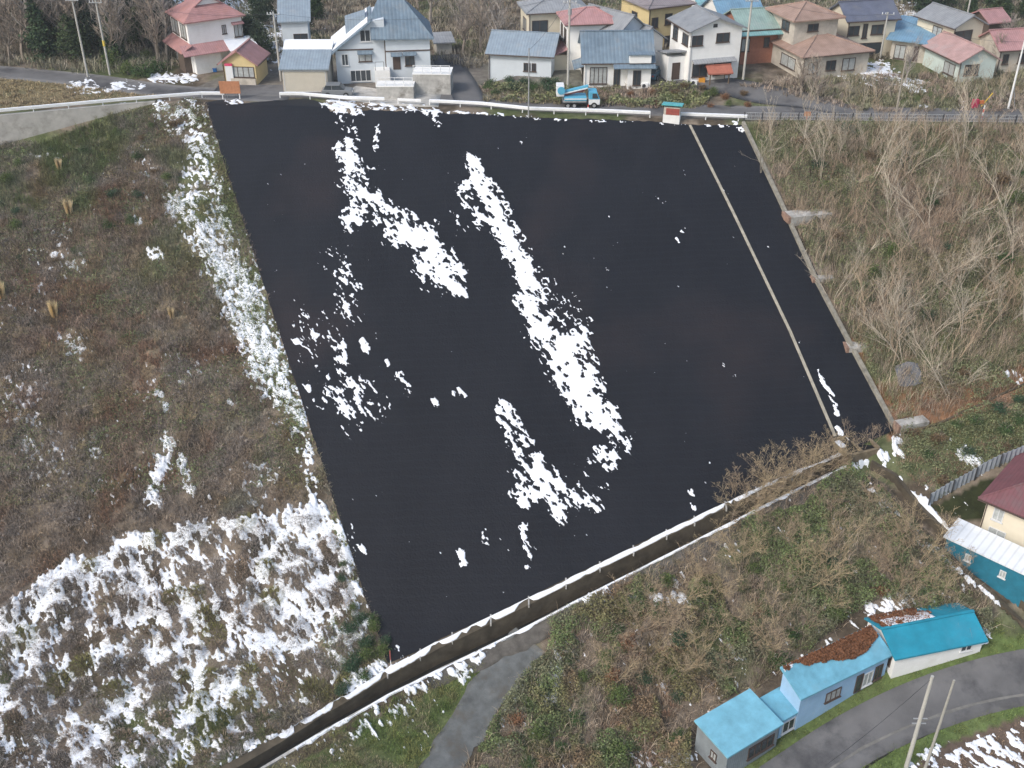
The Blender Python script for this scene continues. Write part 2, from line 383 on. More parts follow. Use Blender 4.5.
bp = n.new('ShaderNodeBump'); bp.inputs['Strength'].default_value = .6; bp.inputs['Distance'].default_value = .06; l.new(nb.outputs['Fac'], bp.inputs['Height']); l.new(bp.outputs['Normal'], b.inputs['Normal'])
o = npmesh('black_slope', np.stack([P2[..., 0], P2[..., 1], zz], -1).reshape(-1, 3), np.stack([I[:-1, :-1], I[1:, :-1], I[1:, 1:], I[:-1, 1:]], -1).reshape(-1, 4), 4, mb_, smooth=True)
tag(o, kind='structure')
BLACK_POLY = TOP_PX+[(893, 431), (388, 668)]
# ------------------------------------------------------------------ snow: a real layer whose border is where it dips under the ground
ST = []   # strokes: (points px, width px, density)
def st(w, d, *p): ST.append((p, w, d))
st(8, .8, (335, 103), (345, 107), (356, 110)); st(5, .6, (372, 107), (405, 109), (436, 112)); st(8, .66, (345, 112), (352, 135), (348, 150))
st(9, .8, (345, 150), (352, 168), (360, 190), (362, 212)); st(12, .85, (352, 180), (366, 200), (352, 218)); st(5, .6, (352, 222), (357, 232)); st(4, .5, (378, 128), (375, 165))
st(12, .78, (374, 200), (392, 218)); st(15, 1.0, (404, 228), (422, 240), (434, 262), (444, 274)); st(6, .7, (446, 278), (462, 295))
st(5, .68, (434, 112), (438, 124)); st(3, .6, (450, 240), (463, 275))
st(7, .85, (472, 160), (478, 172)); st(10, 1.02, (480, 180), (492, 208), (508, 238), (524, 268), (530, 282)); st(8, .62, (465, 190), (480, 222)); st(10, .7, (527, 285), (524, 306))
st(11, .95, (527, 300), (540, 330), (560, 355)); st(17, .62, (548, 300), (560, 320), (572, 332)); st(14, 1.08, (572, 345), (562, 360), (575, 380), (592, 402)); st(15, 1.05, (568, 350), (586, 385), (600, 418)); st(13, .66, (606, 420), (615, 440), (596, 470)); st(9, .52, (590, 465), (602, 480))
st(9, .75, (505, 410), (518, 440)); st(13, .68, (518, 450), (530, 478), (552, 495)); st(11, .72, (535, 465), (560, 490), (575, 502)); st(8, .65, (575, 490), (594, 508)); st(7, .75, (555, 510), (561, 522)); st(9, .9, (522, 492), (526, 498))
st(15, .40, (338, 262), (350, 285), (346, 300)); st(12, .5, (340, 300), (350, 318)); st(15, .42, (325, 340), (350, 400)); st(9, .66, (336, 345), (345, 372), (362, 390)); st(10, .70, (335, 395), (345, 402), (356, 418)); st(24, .30, (300, 330), (370, 400))
st(4.5, .98, (364, 343), (365, 350)); st(4, .9, (304, 384), (308, 390)); st(4, .75, (285, 342), (322, 338)); st(3.5, .9, (434, 401), (437, 403)); st(3, .9, (387, 362), (389, 364)); st(4, .55, (398, 375), (408, 392)); st(5, .7, (455, 392), (462, 394))
st(3.5, .85, (483, 533), (487, 542)); st(4, .85, (461, 553), (462, 565)); st(4.5, .85, (524, 528), (526, 535)); st(4, .85, (530, 556), (529, 566)); st(4, .7, (527, 545), (533, 552))
st(2.5, .7, (816, 368), (824, 382)); st(2.5, .72, (824, 384), (834, 402), (838, 416)); st(1.3, .75, (676, 239), (679, 243)); st(3, .6, (690, 492), (694, 508)); st(3, .9, (839, 428), (841, 434)); st(3, .7, (736, 124), (742, 130))
st(6, .45, (455, 215), (460, 235)); st(3, .8, (322, 104), (345, 103)); st(3, .7, (226, 103), (240, 102)); st(2, .55, (440, 112), (530, 117)); st(1.5, .45, (530, 119), (740, 127))
# the strip of rough grass along the left border of the black slope, and the snowy tussock field
st(14, .60, (190, 112), (200, 150)); st(16, .62, (203, 155), (190, 200)); st(15, .68, (178, 205), (205, 230)); st(9, .6, (205, 150), (222, 220), (240, 270)); st(22, .76, (205, 235), (225, 262), (240, 290)); st(24, .80, (240, 290), (258, 335), (272, 375)); st(20, .70, (275, 375), (296, 410)); st(10, .56, (296, 415), (318, 500))
st(12, .60, (168, 440), (152, 500)); st(8, .6, (180, 460), (190, 490)); st(26, .47, (15, 380), (50, 470)); st(20, .5, (258, 480), (250, 520)); st(7, .5, (135, 155), (146, 162)); st(5, .7, (134, 220), (139, 222)); st(6, .65, (150, 252), (158, 256)); st(8, .5, (40, 250), (75, 265)); st(14, .53, (70, 340), (75, 350)); st(9, .55, (152, 385), (165, 405)); st(5, .7, (231, 400), (234, 402))
st(9, .88, (0, 622), (30, 595), (60, 575), (80, 562)); st(9, .9, (120, 545), (150, 540)); st(7, .75, (180, 530), (245, 522)); st(11, 1.0, (235, 530), (270, 522), (318, 514)); st(13, 1.05, (318, 518), (336, 535), (345, 552)); st(11, .85, (345, 560), (352, 600), (358, 632)); st(10, .7, (320, 590), (350, 640)); st(9, .9, (352, 688), (378, 668), (404, 655)); st(8, .8, (240, 768), (262, 748), (290, 735))
st(8, .6, (455, 680), (505, 656)); st(5, .7, (410, 692), (500, 648)); st(9, .66, (540, 630), (560, 660), (548, 690)); st(6, .8, (543, 682), (552, 700)); st(9, .58, (565, 590), (640, 600)); st(20, .25, (285, 760), (420, 700)); st(14, .5, (660, 600), (700, 585))
st(6, .8, (850, 462), (870, 468), (890, 476)); st(5, .85, (893, 479), (919, 502), (947, 531), (986, 566), (1030, 603)); st(5, .62, (872, 492), (930, 550), (1000, 600)); st(5, .75, (882, 455), (884, 465)); st(5, .8, (845, 445), (850, 450)); st(6, .6, (898, 440), (900, 462)); st(7, .62, (955, 445), (975, 465)); st(9, .62, (945, 735), (915, 775)); st(5, .62, (775, 530), (795, 545)); st(7, .7, (1012, 370), (1020, 376)); st(8, .85, (975, 632), (985, 645)); st(14, .7, (878, 610), (900, 605)); st(9, .6, (640, 768), (690, 762))
st(5, .8, (74, 86), (90, 84)); st(6, .75, (118, 87), (140, 92)); st(8, .55, (80, 92), (130, 98)); st(4, .9, (152, 77), (193, 79)); st(12, .6, (160, 105), (178, 125)); st(8, .40, (35, 155), (60, 160))
st(26, .62, (240, 12), (275, 32)); st(16, .7, (275, 12), (282, 45)); st(12, .7, (900, 10), (920, 25)); st(9, .75, (850, 68), (872, 74)); st(7, .8, (880, 68), (893, 76)); st(6, .75, (905, 82), (920, 88)); st(5, .8, (960, 108), (966, 112)); st(5, .8, (920, 110), (930, 112)); st(10, .62, (830, 60), (860, 68)); st(14, .55, (640, 6), (690, 3)); st(12, .6, (180, 12), (190, 3))
FIELD = [(915, 790), (935, 760), (970, 742), (1024, 722), (1200, 690), (1200, 900), (880, 900)]
xs2 = np.arange(-60, 66, .115); parts_v = []
def snow_on(yr, name, step):
    sx = np.arange(-62, 66, step); sy = np.arange(yr[0], yr[1], step)
    X, Y = np.meshgrid(sx, sy); Z = ground_cut(X, Y); px, py = proj(X, Y, Z)
    S = np.full(X.shape, -.45)
    for p, w, d in ST:
        xs_ = [q[0] for q in p]; ys_ = [q[1] for q in p]; m = 2.2*w
        sel = (px > min(xs_)-m) & (px < max(xs_)+m) & (py > min(ys_)-m) & (py < max(ys_)+m)
        if not sel.any(): continue
        dd, _ = dseg(px[sel], py[sel], p) if len(p) > 1 else (np.hypot(px[sel]-p[0][0], py[sel]-p[0][1]), 0)
        S[sel] = np.maximum(S[sel], -.45+(d+.45-.01)*(1-sstep(.1, 2.7, dd/w)))
    mo = pip(px, py, MOUND_POLY); 
    md = np.full(X.shape, -.1)
    if mo.any():
        q = np.zeros(X.shape)
        for a, b_, R, H in MOUNDS: q = np.maximum(q, np.clip(1-((X-a)**2+(Y-b_)**2)/R**2, 0, 1))
        S = np.where(mo, np.maximum(S, .78-.34*sstep(.0, .7, q)-.22*sstep(.50, .62, fbm(X, Y, 6, 2, 90))), S)
        S = np.where(mo & pip(px, py, [(270, 660), (330, 660), (340, 720), (250, 760)]), S*.75, S)
    fi = pip(px, py, FIELD); fr = np.sin((X*.55+Y*.85)*5.2+3*fbm(X, Y, 1.5, 2, 8))
    S = np.where(fi, .56+.13*fr, S)
    veg = ~pip(px, py, BLACK_POLY)
    left = veg & (px < 330) & (py > 120); S = np.where(left, np.maximum(S, -.04+.34*sstep(.52, .72, fbm(X, Y, 7, 2, 19))), S)
    rb = veg & (px > 400) & (py > 480); S = np.where(rb, np.maximum(S, .02), S)
    bl = ~veg; S = np.where(bl, np.maximum(S, -.20+.22*sstep(.5, .7, fbm(X, Y, 9, 2, 61))*(px < 600)*(py > 260)), S)
    for L_, w_ in ((LROAD, 2.6), (GPATH, 1.5), (D2A, .3)): S = S-1.3*sstep(w_+.5, w_-.1, dseg(X, Y, L_)[0])
    ed_ = edge(X); S = S-1.3*sstep(.3, .8, Y-ed_)*sstep(5.8, 5.2, Y-ed_)
    dq = dquad(X, Y); S = np.where(bl & (py > 135), S-.7*sstep(-1.3, -.2, dq), S)
    # noise stretched down the slope
    ang = -.62; xr = X*math.cos(ang)-Y*math.sin(ang); yr_ = X*math.sin(ang)+Y*math.cos(ang)
    nz = .5+.40*(fbm(xr, yr_*.45, 1.8, 2, 21, .6)-.5)+2.1*(fbm(xr, yr_*.40, .40, 3, 53, .85)-.5)
    nl = .5+1.9*(fbm(xr, yr_*.6, .3, 2, 59, .8)-.5); nz = np.where(left & ~mo, .4*nz+.6*nl, nz)
    m_ = (S-.56)*1.0+(nz-.5)*1.0
    # rings of snow left round the buried tyres
    for (cx, cy, r) in RINGS:
        sel = (np.abs(X-cx) < 1) & (np.abs(Y-cy) < 1); d = np.hypot(X-cx, Y-cy)
        m_ = np.where(sel & (d < r+.2), np.where(d > r-.17, .17*(.12-np.abs(d-r))/.12+.45*(nz-.5), -.1), m_)
    h = np.where(bl, .05, .07); h = np.where(veg & ~mo & ~fi & (py > 125), .24, h)
    off = np.where(mo, .06, h)
    Zs = Z + np.clip(m_*.8, -.15, 1); Zs = np.minimum(Zs, Z+off+.05*(nz-.4)) + np.where(bl, .045, 0)
    k = (m_ > -.035); kk = k[:-1, :-1] | k[1:, :-1] | k[1:, 1:] | k[:-1, 1:]
    I = np.arange(X.size).reshape(X.shape)
    Fq = np.stack([I[:-1, :-1], I[:-1, 1:], I[1:, 1:], I[1:, :-1]], -1)[kk]
    vis = np.unique(Fq); mp_ = np.full(X.size, -1); mp_[vis] = np.arange(len(vis))
    V = np.stack([X, Y, Zs], -1).reshape(-1, 3)[vis]
    o = npmesh(name, V, mp_[Fq], 4, M_SNOW, smooth=True); tag(o, kind='stuff')
    return o
RINGS = []
_r = random.Random(3)
for row, (p0, p1, nn) in enumerate((((505, 205), (532, 262), 7), ((512, 210), (560, 318), 11), ((548, 300), (590, 330), 6), ((556, 300), (594, 322), 6), ((535, 285), (580, 345), 9), ((540, 262), (552, 290), 4))):
    for i in range(nn):
        t = (i+.3*_r.random())/nn; q = G(p0[0]+(p1[0]-p0[0])*t+_r.uniform(-2, 2), p0[1]+(p1[1]-p0[1])*t+_r.uniform(-1.5, 1.5))
        if all(math.hypot(q[0]-a, q[1]-b) > .95 for a, b, c in RINGS): RINGS.append((q[0], q[1], _r.uniform(.2, .36)))
snow_on((49, 118), 'snow', .09)
snow_on((118, 175), 'snow', .2)
# ------------------------------------------------------------------ helpers for walls that follow the ground
def resample(P, step):
    out = []
    for a, b in zip(P[:-1], P[1:]):
        a = np.array(a, float); b = np.array(b, float); n = max(1, int(round(np.linalg.norm((b-a)[:2])/step)))
        for k in range(n): out.append(a+(b-a)*k/n)
    out.append(np.array(P[-1], float)); return np.array(out)
def loft(name, secs, m, parent=None, closed=True):
    """secs: list of equally long cross-sections (3D); lofts a closed solid"""
    n = len(secs); k = len(secs[0]); V = [tuple(p) for s in secs for p in s]; Fc = []
    for i in range(n-1):
        for j in range(k if closed else k-1):
            q = (j+1) % k; Fc.append([i*k+j, i*k+q, (i+1)*k+q, (i+1)*k+j])
    if closed: Fc.append(list(range(k))[::-1]); Fc.append([(n-1)*k+j for j in range(k)])
    me = bpy.data.meshes.new(name); me.from_pydata(V, [], Fc); me.materials.append(m)
    return link(bpy.data.objects.new(name, me), parent)
def bar(name, P, w, h, m, parent=None, zf=gz, below=.4, up=.0, step=1.0):
    """a bar w wide standing h above the ground along the polyline P (xy)"""
    P = resample([(p[0], p[1]) for p in P], step); D = np.gradient(P, axis=0); D /= np.linalg.norm(D, axis=1)[:, None]; N = np.stack([-D[:, 1], D[:, 0]], 1)
    S = []
    for p, q in zip(P, N):
        z = zf(p[0], p[1])+up; a = p+q*w/2; b = p-q*w/2
        S.append([(a[0], a[1], z-below), (b[0], b[1], z-below), (b[0], b[1], z+h), (a[0], a[1], z+h)])
    return loft(name, S, m, parent)
# ------------------------------------------------------------------ the concrete channel at the foot of the slope
ch = empty('drainage_channel', (*CM[4], gz(*CM[4])), 0, 'straight concrete drainage channel with snowy coping along the foot of the black slope', 'channel')
def ch_sections():
    A = resample(CA, 1.0); out = []
    m = len(CA)
    ta = np.linspace(0, m-1, 220); A = np.stack([np.interp(ta, range(m), [p[i] for p in CA]) for i in (0, 1)], 1); B = np.stack([np.interp(ta, range(m), [p[i] for p in CB]) for i in (0, 1)], 1)
    return A, B
cA, cB = ch_sections()
def local(o_parent, V): return [tuple(np.array(p)-np.array(o_parent.location)) for p in V]
S1, S2, S3, SN1, SN2 = [], [], [], [], []
for i, (a, b) in enumerate(zip(cA, cB)):
    d = (b-a); W_ = np.linalg.norm(d); d /= W_
    za = gz(*a)+.06; zb = gz(*b)+.05; fl = min(za, zb)-.85
    a1 = a+d*min(.95, W_*.36); b1 = b-d*.30
    S1.append(local(ch, [(*a, za-2.6), (*a, za+.05), (*a1, za), (*(a1+d*.12), fl-.4), (*(a1+d*.12), fl-1)]))
    S2.append(local(ch, [(*(a1+d*.11), fl-.5), (*(a1+d*.11), fl), (*(b1-d*.04), fl), (*(b1-d*.04), fl-.5)]))
    S3.append(local(ch, [(*b, zb-2.6), (*(b1-d*.05), fl-.6), (*b1, zb), (*b, zb+.03)]))
    nz1 = float(fbm(a[0:1]*1., a[1:2], 1.3, 3, 3, .8)[0]); nz2 = float(fbm(a[0:1]*1., a[1:2], 1.3, 3, 13, .8)[0])
    if i > 40:
        w0 = .03+.6*max(0, nz1-.45); w1 = max(w0+.1, min(.88, W_*.33)-1.3*max(0, nz2-.5)-(.3 if nz2 > .66 else 0))
        SN1.append([(*(a+d*w0), za+.03), (*(a+d*(w0+.06)), za+.10), (*(a+d*(w1-.05)), za+.08), (*(a+d*w1), za-.02)])
        w1 = .04+.45*max(0, nz1-.5)
        SN2.append([(*(b1+d*w1), zb+.0), (*(b1+d*(w1+.05)), zb+.07), (*(b+d*(-.06+.8*max(0, nz2-.52))), zb+.06), (*(b+d*(.02+.9*max(0, nz2-.52))), zb-.04)])
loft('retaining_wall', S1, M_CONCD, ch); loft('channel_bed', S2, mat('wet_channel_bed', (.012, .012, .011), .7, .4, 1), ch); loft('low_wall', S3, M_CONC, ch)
loft('coping_snow', [local(ch, s) for s in SN1], M_SNOW, ch); loft('coping_snow', [local(ch, s) for s in SN2], M_SNOW, ch)
for (px, py) in [(388, 668), (421, 653), (455, 636), (494, 618), (531, 599), (567, 582), (601, 564), (633, 549), (665, 534), (697, 520), (727, 505), (757, 489), (790, 474)]:
    x, y, z = G(px, py); i = int(np.argmin(np.hypot(cA[:, 0]-x, cA[:, 1]-y))); a, b = cA[i], cB[i]; d = (b-a)/np.linalg.norm(b-a); t = np.array([-d[1], d[0]]); za = gz(*a)
    q = [a-d*.15-t*.07, a+d*.95-t*.055, a+d*.95+t*.055, a-d*.15+t*.055]
    MB().prism(local(ch, [(*p, za+.13) for p in q]), .3).build('expansion_joint', M_CONC, ch)
# ------------------------------------------------------------------ borders and strips on the slope
o = bar('concrete_strip', w2([(690, 126), (735, 217), (790, 332), (835, 437)]),   .27, .14, mat('tan_concrete', (.36, .33, .27), .9, .3, 1.5, .3), zf=gz, step=2)
tag(o, 'narrow tan concrete strip running down across the black slope', 'concrete strip')
o = bar('concrete_kerb', w2([(743, 125), (780, 203), (815, 280), (852, 350), (893, 427)]), .36, .42, mat('kerb_concrete', (.24, .225, .19), .9, .35, 1.5, .4), zf=gz, step=2)
tag(o, 'grey concrete kerb along the wooded border of the black slope', 'kerb')
def slab(px0, px1, wid, label, th=.35):
    a = G(*px0); b = G(*px1); d = np.array([b[0]-a[0], b[1]-a[1]]); L = np.linalg.norm(d); rz = math.atan2(d[1], d[0])
    z = max(a[2], b[2]); e = empty('concrete_slab', (a[0], a[1], z), rz, label, 'concrete slab', 'concrete slabs beside the kerb')
    MB().box(0, L, -wid/2, wid/2, -1.2, .12).build('slab', M_CONC, e, bevel=.04)
    MB().box(-.3, 0, -wid/2, wid/2, -.6, .13).build('headwall', mat('rusty_concrete', (.26, .17, .13), .9, .35, 2, .3), e, bevel=.03)
    return e
slab((787, 221), (829, 211), 1.7, 'large pale concrete slab beside the kerb, the highest and longest of the slabs')
slab((814, 280), (833, 277), .8, 'small narrow concrete slab beside the kerb, just below the large pale one')
slab((847, 347), (866, 345), 1.4, 'pale square concrete slab beside the kerb, third one down the slope')
slab((897, 428), (926, 419), 1.1, 'flat concrete slab at the lower corner of the kerb by the rusty gully')
# crumpled geotextile sheet
x, y, z = G(908, 377)
rr = random.Random(4); V = []; N_ = 15
for j in range(N_):
    for i in range(N_):
        X_ = x+(i/(N_-1)-.5)*2.1; Y_ = y+(j/(N_-1)-.5)*2.4*(1-.3*abs(i/(N_-1)-.5)); V.append((X_, Y_, gz(X_, Y_)+.1+.6*float(fbm(X_, Y_, .7, 3, 6))))
Fq = [[j*N_+i, j*N_+i+1, (j+1)*N_+i+1, (j+1)*N_+i] for j in range(N_-1) for i in range(N_-1)]
me = bpy.data.meshes.new('grey_sheet'); me.from_pydata(V, [], Fq); me.materials.append(mat('grey_tarpaulin', (.13, .14, .16), .7, .3, 3)); o = link(bpy.data.objects.new('grey_tarpaulin', me))
sdm = o.modifiers.new('thick', 'SOLIDIFY'); sdm.thickness = .05; tag(o, 'crumpled dark grey sheet lying on the wooded slope above the rusty gully', 'tarpaulin')
# catch basin
x, y, z = G(856, 447)
e = empty('catch_basin', (x, y, z), .35, 'brown concrete catch basin with mouth painted dark where the channels meet', 'catch basin')
MC = mat('brown_concrete', (.19, .15, .10), .95, .4, 1.5, .5)
MB().box(-1.5, 1.4, 1.1, 1.35, -1.5, .5).build('wall', MC, e, bevel=.04); MB().box(-1.75, -1.5, -1.6, 1.35, -1.5, .45).build('wall', MC, e, bevel=.04)
MB().box(1.4, 1.65, -1.2, 1.35, -1.5, .45).build('wall', MC, e, bevel=.04); MB().box(-1.5, 1.4, -1.25, -1.0, -1.5, .3).build('wall', MC, e, bevel=.04)
MB().box(-.2, 0, -1.0, 1.1, -1.2, .3).build('divider', MC, e); MB().box(-1.5, 1.4, -1, 1.1, -1.5, .12).build('opening', mat('painted_pit_shade', (.012, .012, .012), .9, .2), e)  # solid block fills the basin; the pit's shade is painted as its dark colour
MB().prism([(-1.75, -.2, .52), (-1.1, -.1, .5), (-1.2, .9, .54), (-1.75, .9, .52)], .2).build('snow_cover', M_SNOW, e, bevel=.1)
# marker stake at the lower corner
x, y, z = G(391, 666); e = empty('marker_stake', (x, y, z), 0, 'thin red and white marker stake at the lower corner of the black slope', 'stake')
MB().tube([(0, 0, -.2), (0, 0, .7)], .035, 6).build('stake', M_WHITE, e); MB().tube([(0, 0, .7), (0, 0, 1.7)], .05, 6).build('stake_top', mat('faded_red', (.35, .1, .09), .7), e)
# side ditch walls
for off, lab in ((-.74, 'thin concrete edge of the small ditch, the side next to the brushwood'), (.74, 'snowy concrete edge of the small ditch, the side next to the teal shed')):
    P = np.array(D2A); D = np.gradient(P, axis=0); D /= np.linalg.norm(D, axis=1)[:, None]; N = np.stack([-D[:, 1], D[:, 0]], 1)
    tag(bar('ditch_edge', P+N*off, .38, .05, M_CONCD, zf=gz, below=1.3, step=1.2), lab, 'ditch wall', 'concrete edges of the small ditch')
tag(bar('ditch_edge', [(p[0]-.1, p[1]-.75) for p in D3], .2, .05, M_CONCD, zf=gz, below=.7), 'dark stained concrete edge along the rusty gully', 'ditch wall')
# ------------------------------------------------------------------ retaining wall under the road
def rwall():
    xs_ = np.arange(-95, -41.5, 1.0); S = []
    for x in xs_:
        y = float(edge(x)); z0 = float(ground(x, y-.8))-1.2; x = float(x)
        S.append([(x, y-.55, min(z0, -.6)), (x, y-.30, -.05), (x, y-.30, .10), (x, y+.25, .10), (x, y+.25, min(z0, -.6))])
    return S
e = empty('retaining_wall', (-60, float(edge(-60.)), 0), 0, 'high pale concrete retaining wall under the snowy guard rail', 'retaining wall')
loft('wall_face', [local(e, s) for s in rwall()], mat('streaked_concrete', (.40, .385, .36), .9, .2, .7, .2, 3, stain=(.25, .235, .21)), e)
# guard rails: beam + posts
def guard(x0, x1, label, group='white guard rails beside the road', dy=-.15, snow=True):
    xs_ = np.arange(x0, x1+.01, .9); P = np.array([(x, float(edge(x))+dy) for x in xs_]); c = P[len(P)//2]
    e = empty('guard_rail', (c[0], c[1], 0), 0, label, 'guard rail', group)
    S = [];
    for p in P:
        x, y = p[0]-c[0], p[1]-c[1]; S.append([(x, y-.05, .42), (x, y-.10, .5), (x, y-.03, .56), (x, y-.10, .62), (x, y-.05, .74), (x, y+.03, .74), (x, y+.03, .42)])
    loft('beam', S, M_WHITE, e)
    if snow: loft('beam_snow', [[(p[0]-c[0], p[1]-c[1]-.10, .745), (p[0]-c[0], p[1]-c[1]-.06, .80), (p[0]-c[0], p[1]-c[1]+.06, .80), (p[0]-c[0], p[1]-c[1]+.10, .745)] for p in P], M_SNOW, e)
    for k in range(0, len(P), 4):
        x, y = P[k]-c; MB().tube([(x, y+.1, -.3), (x, y+.1, .70)], .065, 8).build('post', M_WHITE, e)
guard(-80, -33.5, 'long curved white guard rail on top of the retaining wall', dy=-.05)
guard(-27.5, -14.2, 'white guard rail in front of the parked car'); guard(-13.3, -10.2, 'very short white guard rail below the stepped concrete walls', snow=False)
guard(-9.6, 15.6, 'long white guard rail behind the blue truck'); guard(18.2, 27, 'white guard rail beside the small booth with the turquoise roof')
# dark railing
xs_ = np.arange(26, 92, 1.0); e = empty('metal_railing', (58, float(edge(58.)), 0), 0, 'dark grey metal railing with upright bars along the road above the wood', 'railing')
P = [(x-58, float(edge(x))-.15-float(edge(58.))) for x in xs_]
for z in (.25, .62, 1.0): loft('rail', [[(x, y-.03, z), (x, y+.03, z), (x, y+.03, z+.06), (x, y-.03, z+.06)] for x, y in P], M_GREYM, e)
m = MB()
for a, b in zip(P[:-1], P[1:]):
    for k in range(1, 5): t = k/5; x = a[0]+(b[0]-a[0])*t; y = a[1]+(b[1]-a[1])*t; m.box(x-.018, x+.018, y-.015, y+.015, .25, 1.0)
m.build('upright_bars', M_GREYM, e)
for i, (x, y) in enumerate(P):
    if i % 2 == 0: MB().box(x-.05, x+.05, y-.05, y+.05, -.2, 1.12).build('post', M_DARKM, e)
# ------------------------------------------------------------------ houses
def roofmesh(kind, W, D, z, rh, ov, th=.16, x0=0, y0=0):
    m = MB(); ox = x0; oy = y0
    def P(x, y, zz): return (ox+x, oy+y, zz+th)
    if kind == 'gable_x':
        s = rh/(D/2); ze = z-s*ov
        m.prism([P(-ov, -ov, ze), P(W+ov, -ov, ze), P(W+ov, D/2, z+rh), P(-ov, D/2, z+rh)], th)
        m.prism([P(-ov, D/2, z+rh), P(W+ov, D/2, z+rh), P(W+ov, D+ov, ze), P(-ov, D+ov, ze)], th)
        m.box(ox-ov-.02, ox+W+ov+.02, oy+D/2-.12, oy+D/2+.12, z+rh+th-.03, z+rh+th+.07)
    elif kind == 'gable_y':
        s = rh/(W/2); ze = z-s*ov
        m.prism([P(-ov, -ov, ze), P(W/2, -ov, z+rh), P(W/2, D+ov, z+rh), P(-ov, D+ov, ze)], th)
        m.prism([P(W/2, -ov, z+rh), P(W+ov, -ov, ze), P(W+ov, D+ov, ze), P(W/2, D+ov, z+rh)], th)
        m.box(ox+W/2-.12, ox+W/2+.12, oy-ov-.02, oy+D+ov+.02, z+rh+th-.03, z+rh+th+.07)
    elif kind == 'hip':
        a = min(W, D)/2; s = rh/a; ze = z-s*ov
        if W >= D: r0, r1 = (a, D/2), (W-a, D/2)
        else: r0, r1 = (W/2, a), (W/2, D-a)
        c = [P(-ov, -ov, ze), P(W+ov, -ov, ze), P(W+ov, D+ov, ze), P(-ov, D+ov, ze)]; R0 = P(*r0, z+rh); R1 = P(*r1, z+rh)
        if W >= D: L = [[c[0], c[1], R1, R0], [c[2], c[3], R0, R1], [c[1], c[2], R1], [c[3], c[0], R0]]
        else: L = [[c[0], c[1], R0], [c[1], c[2], R1, R0], [c[2], c[3], R1], [c[3], c[0], R0, R1]]
        for q in L: m.prism(q, th)
        for a_, b_ in ((c[0], R0), (c[1], R1 if W >= D else R0), (c[2], R1), (c[3], R0 if W >= D else R1), (R0, R1)):
            m.tube([(p[0], p[1], p[2]+.02) for p in (a_, b_)], .09, 5)
    elif kind == 'irimoya':      # ridge front to back, front skirt
        a = W*.24; s = rh/(W/2); ze = z-s*ov; zm = z+s*a
        m.prism([P(-ov, -ov, ze), P(a, a, zm), P(a, D-a, zm), P(-ov, D+ov, ze)], th); m.prism([P(W+ov, -ov, ze), P(W+ov, D+ov, ze), P(W-a, D-a, zm), P(W-a, a, zm)], th)
        m.prism([P(-ov, -ov, ze), P(W+ov, -ov, ze), P(W-a, a, zm), P(a, a, zm)], th); m.prism([P(W+ov, D+ov, ze), P(-ov, D+ov, ze), P(a, D-a, zm), P(W-a, D-a, zm)], th)
        m.prism([P(a, a-.35, zm+.0), P(W/2, a-.35, z+rh), P(W/2, D-a+.35, z+rh), P(a, D-a+.35, zm)], th); m.prism([P(W/2, a-.35, z+rh), P(W-a, a-.35, zm), P(W-a, D-a+.35, zm), P(W/2, D-a+.35, z+rh)], th)
        m.box(ox+W/2-.14, ox+W/2+.14, oy+a-.4, oy+D-a+.4, z+rh+th-.03, z+rh+th+.1)
    elif kind == 'shed_b':       # rises to the back
        s = rh/D; m.prism([P(-ov, -ov, z-s*ov), P(W+ov, -ov, z-s*ov), P(W+ov, D+ov, z+rh+s*ov), P(-ov, D+ov, z+rh+s*ov)], th)
    elif kind == 'shed_f':       # rises to the front
        s = rh/D; m.prism([P(-ov, -ov, z+rh+s*ov), P(W+ov, -ov, z+rh+s*ov), P(W+ov, D+ov, z-s*ov), P(-ov, D+ov, z-s*ov)], th)
    return m
def wallmesh(kind, W, D, z, rh, low=-2.5, x0=0, y0=0):
    m = MB()
    if kind == 'gable_x': m.extx([(y0, low), (y0+D, low), (y0+D, z), (y0+D/2, z+rh), (y0, z)][::-1], x0, x0+W)
    elif kind == 'gable_y': m.ext([(x0, low), (x0+W, low), (x0+W, z), (x0+W/2, z+rh), (x0, z)], y0, y0+D)
    elif kind == 'shed_b': m.extx([(y0, low), (y0+D, low), (y0+D, z+rh), (y0, z)][::-1], x0, x0+W)
    elif kind == 'shed_f': m.extx([(y0, low), (y0+D, low), (y0+D, z), (y0, z+rh)][::-1], x0, x0+W)
    elif kind == 'irimoya':
        m.box(x0, x0+W, y0, y0+D, low, z); a = W*.24; s = rh/(W/2); zm = z+s*a
        m.ext([(x0+a, z), (x0+W-a, z), (x0+W-a, zm-.02), (x0+W/2, z+rh-.02), (x0+a, zm-.02)], y0+a, y0+D-a)
    else: m.box(x0, x0+W, y0, y0+D, low, z)
    return m
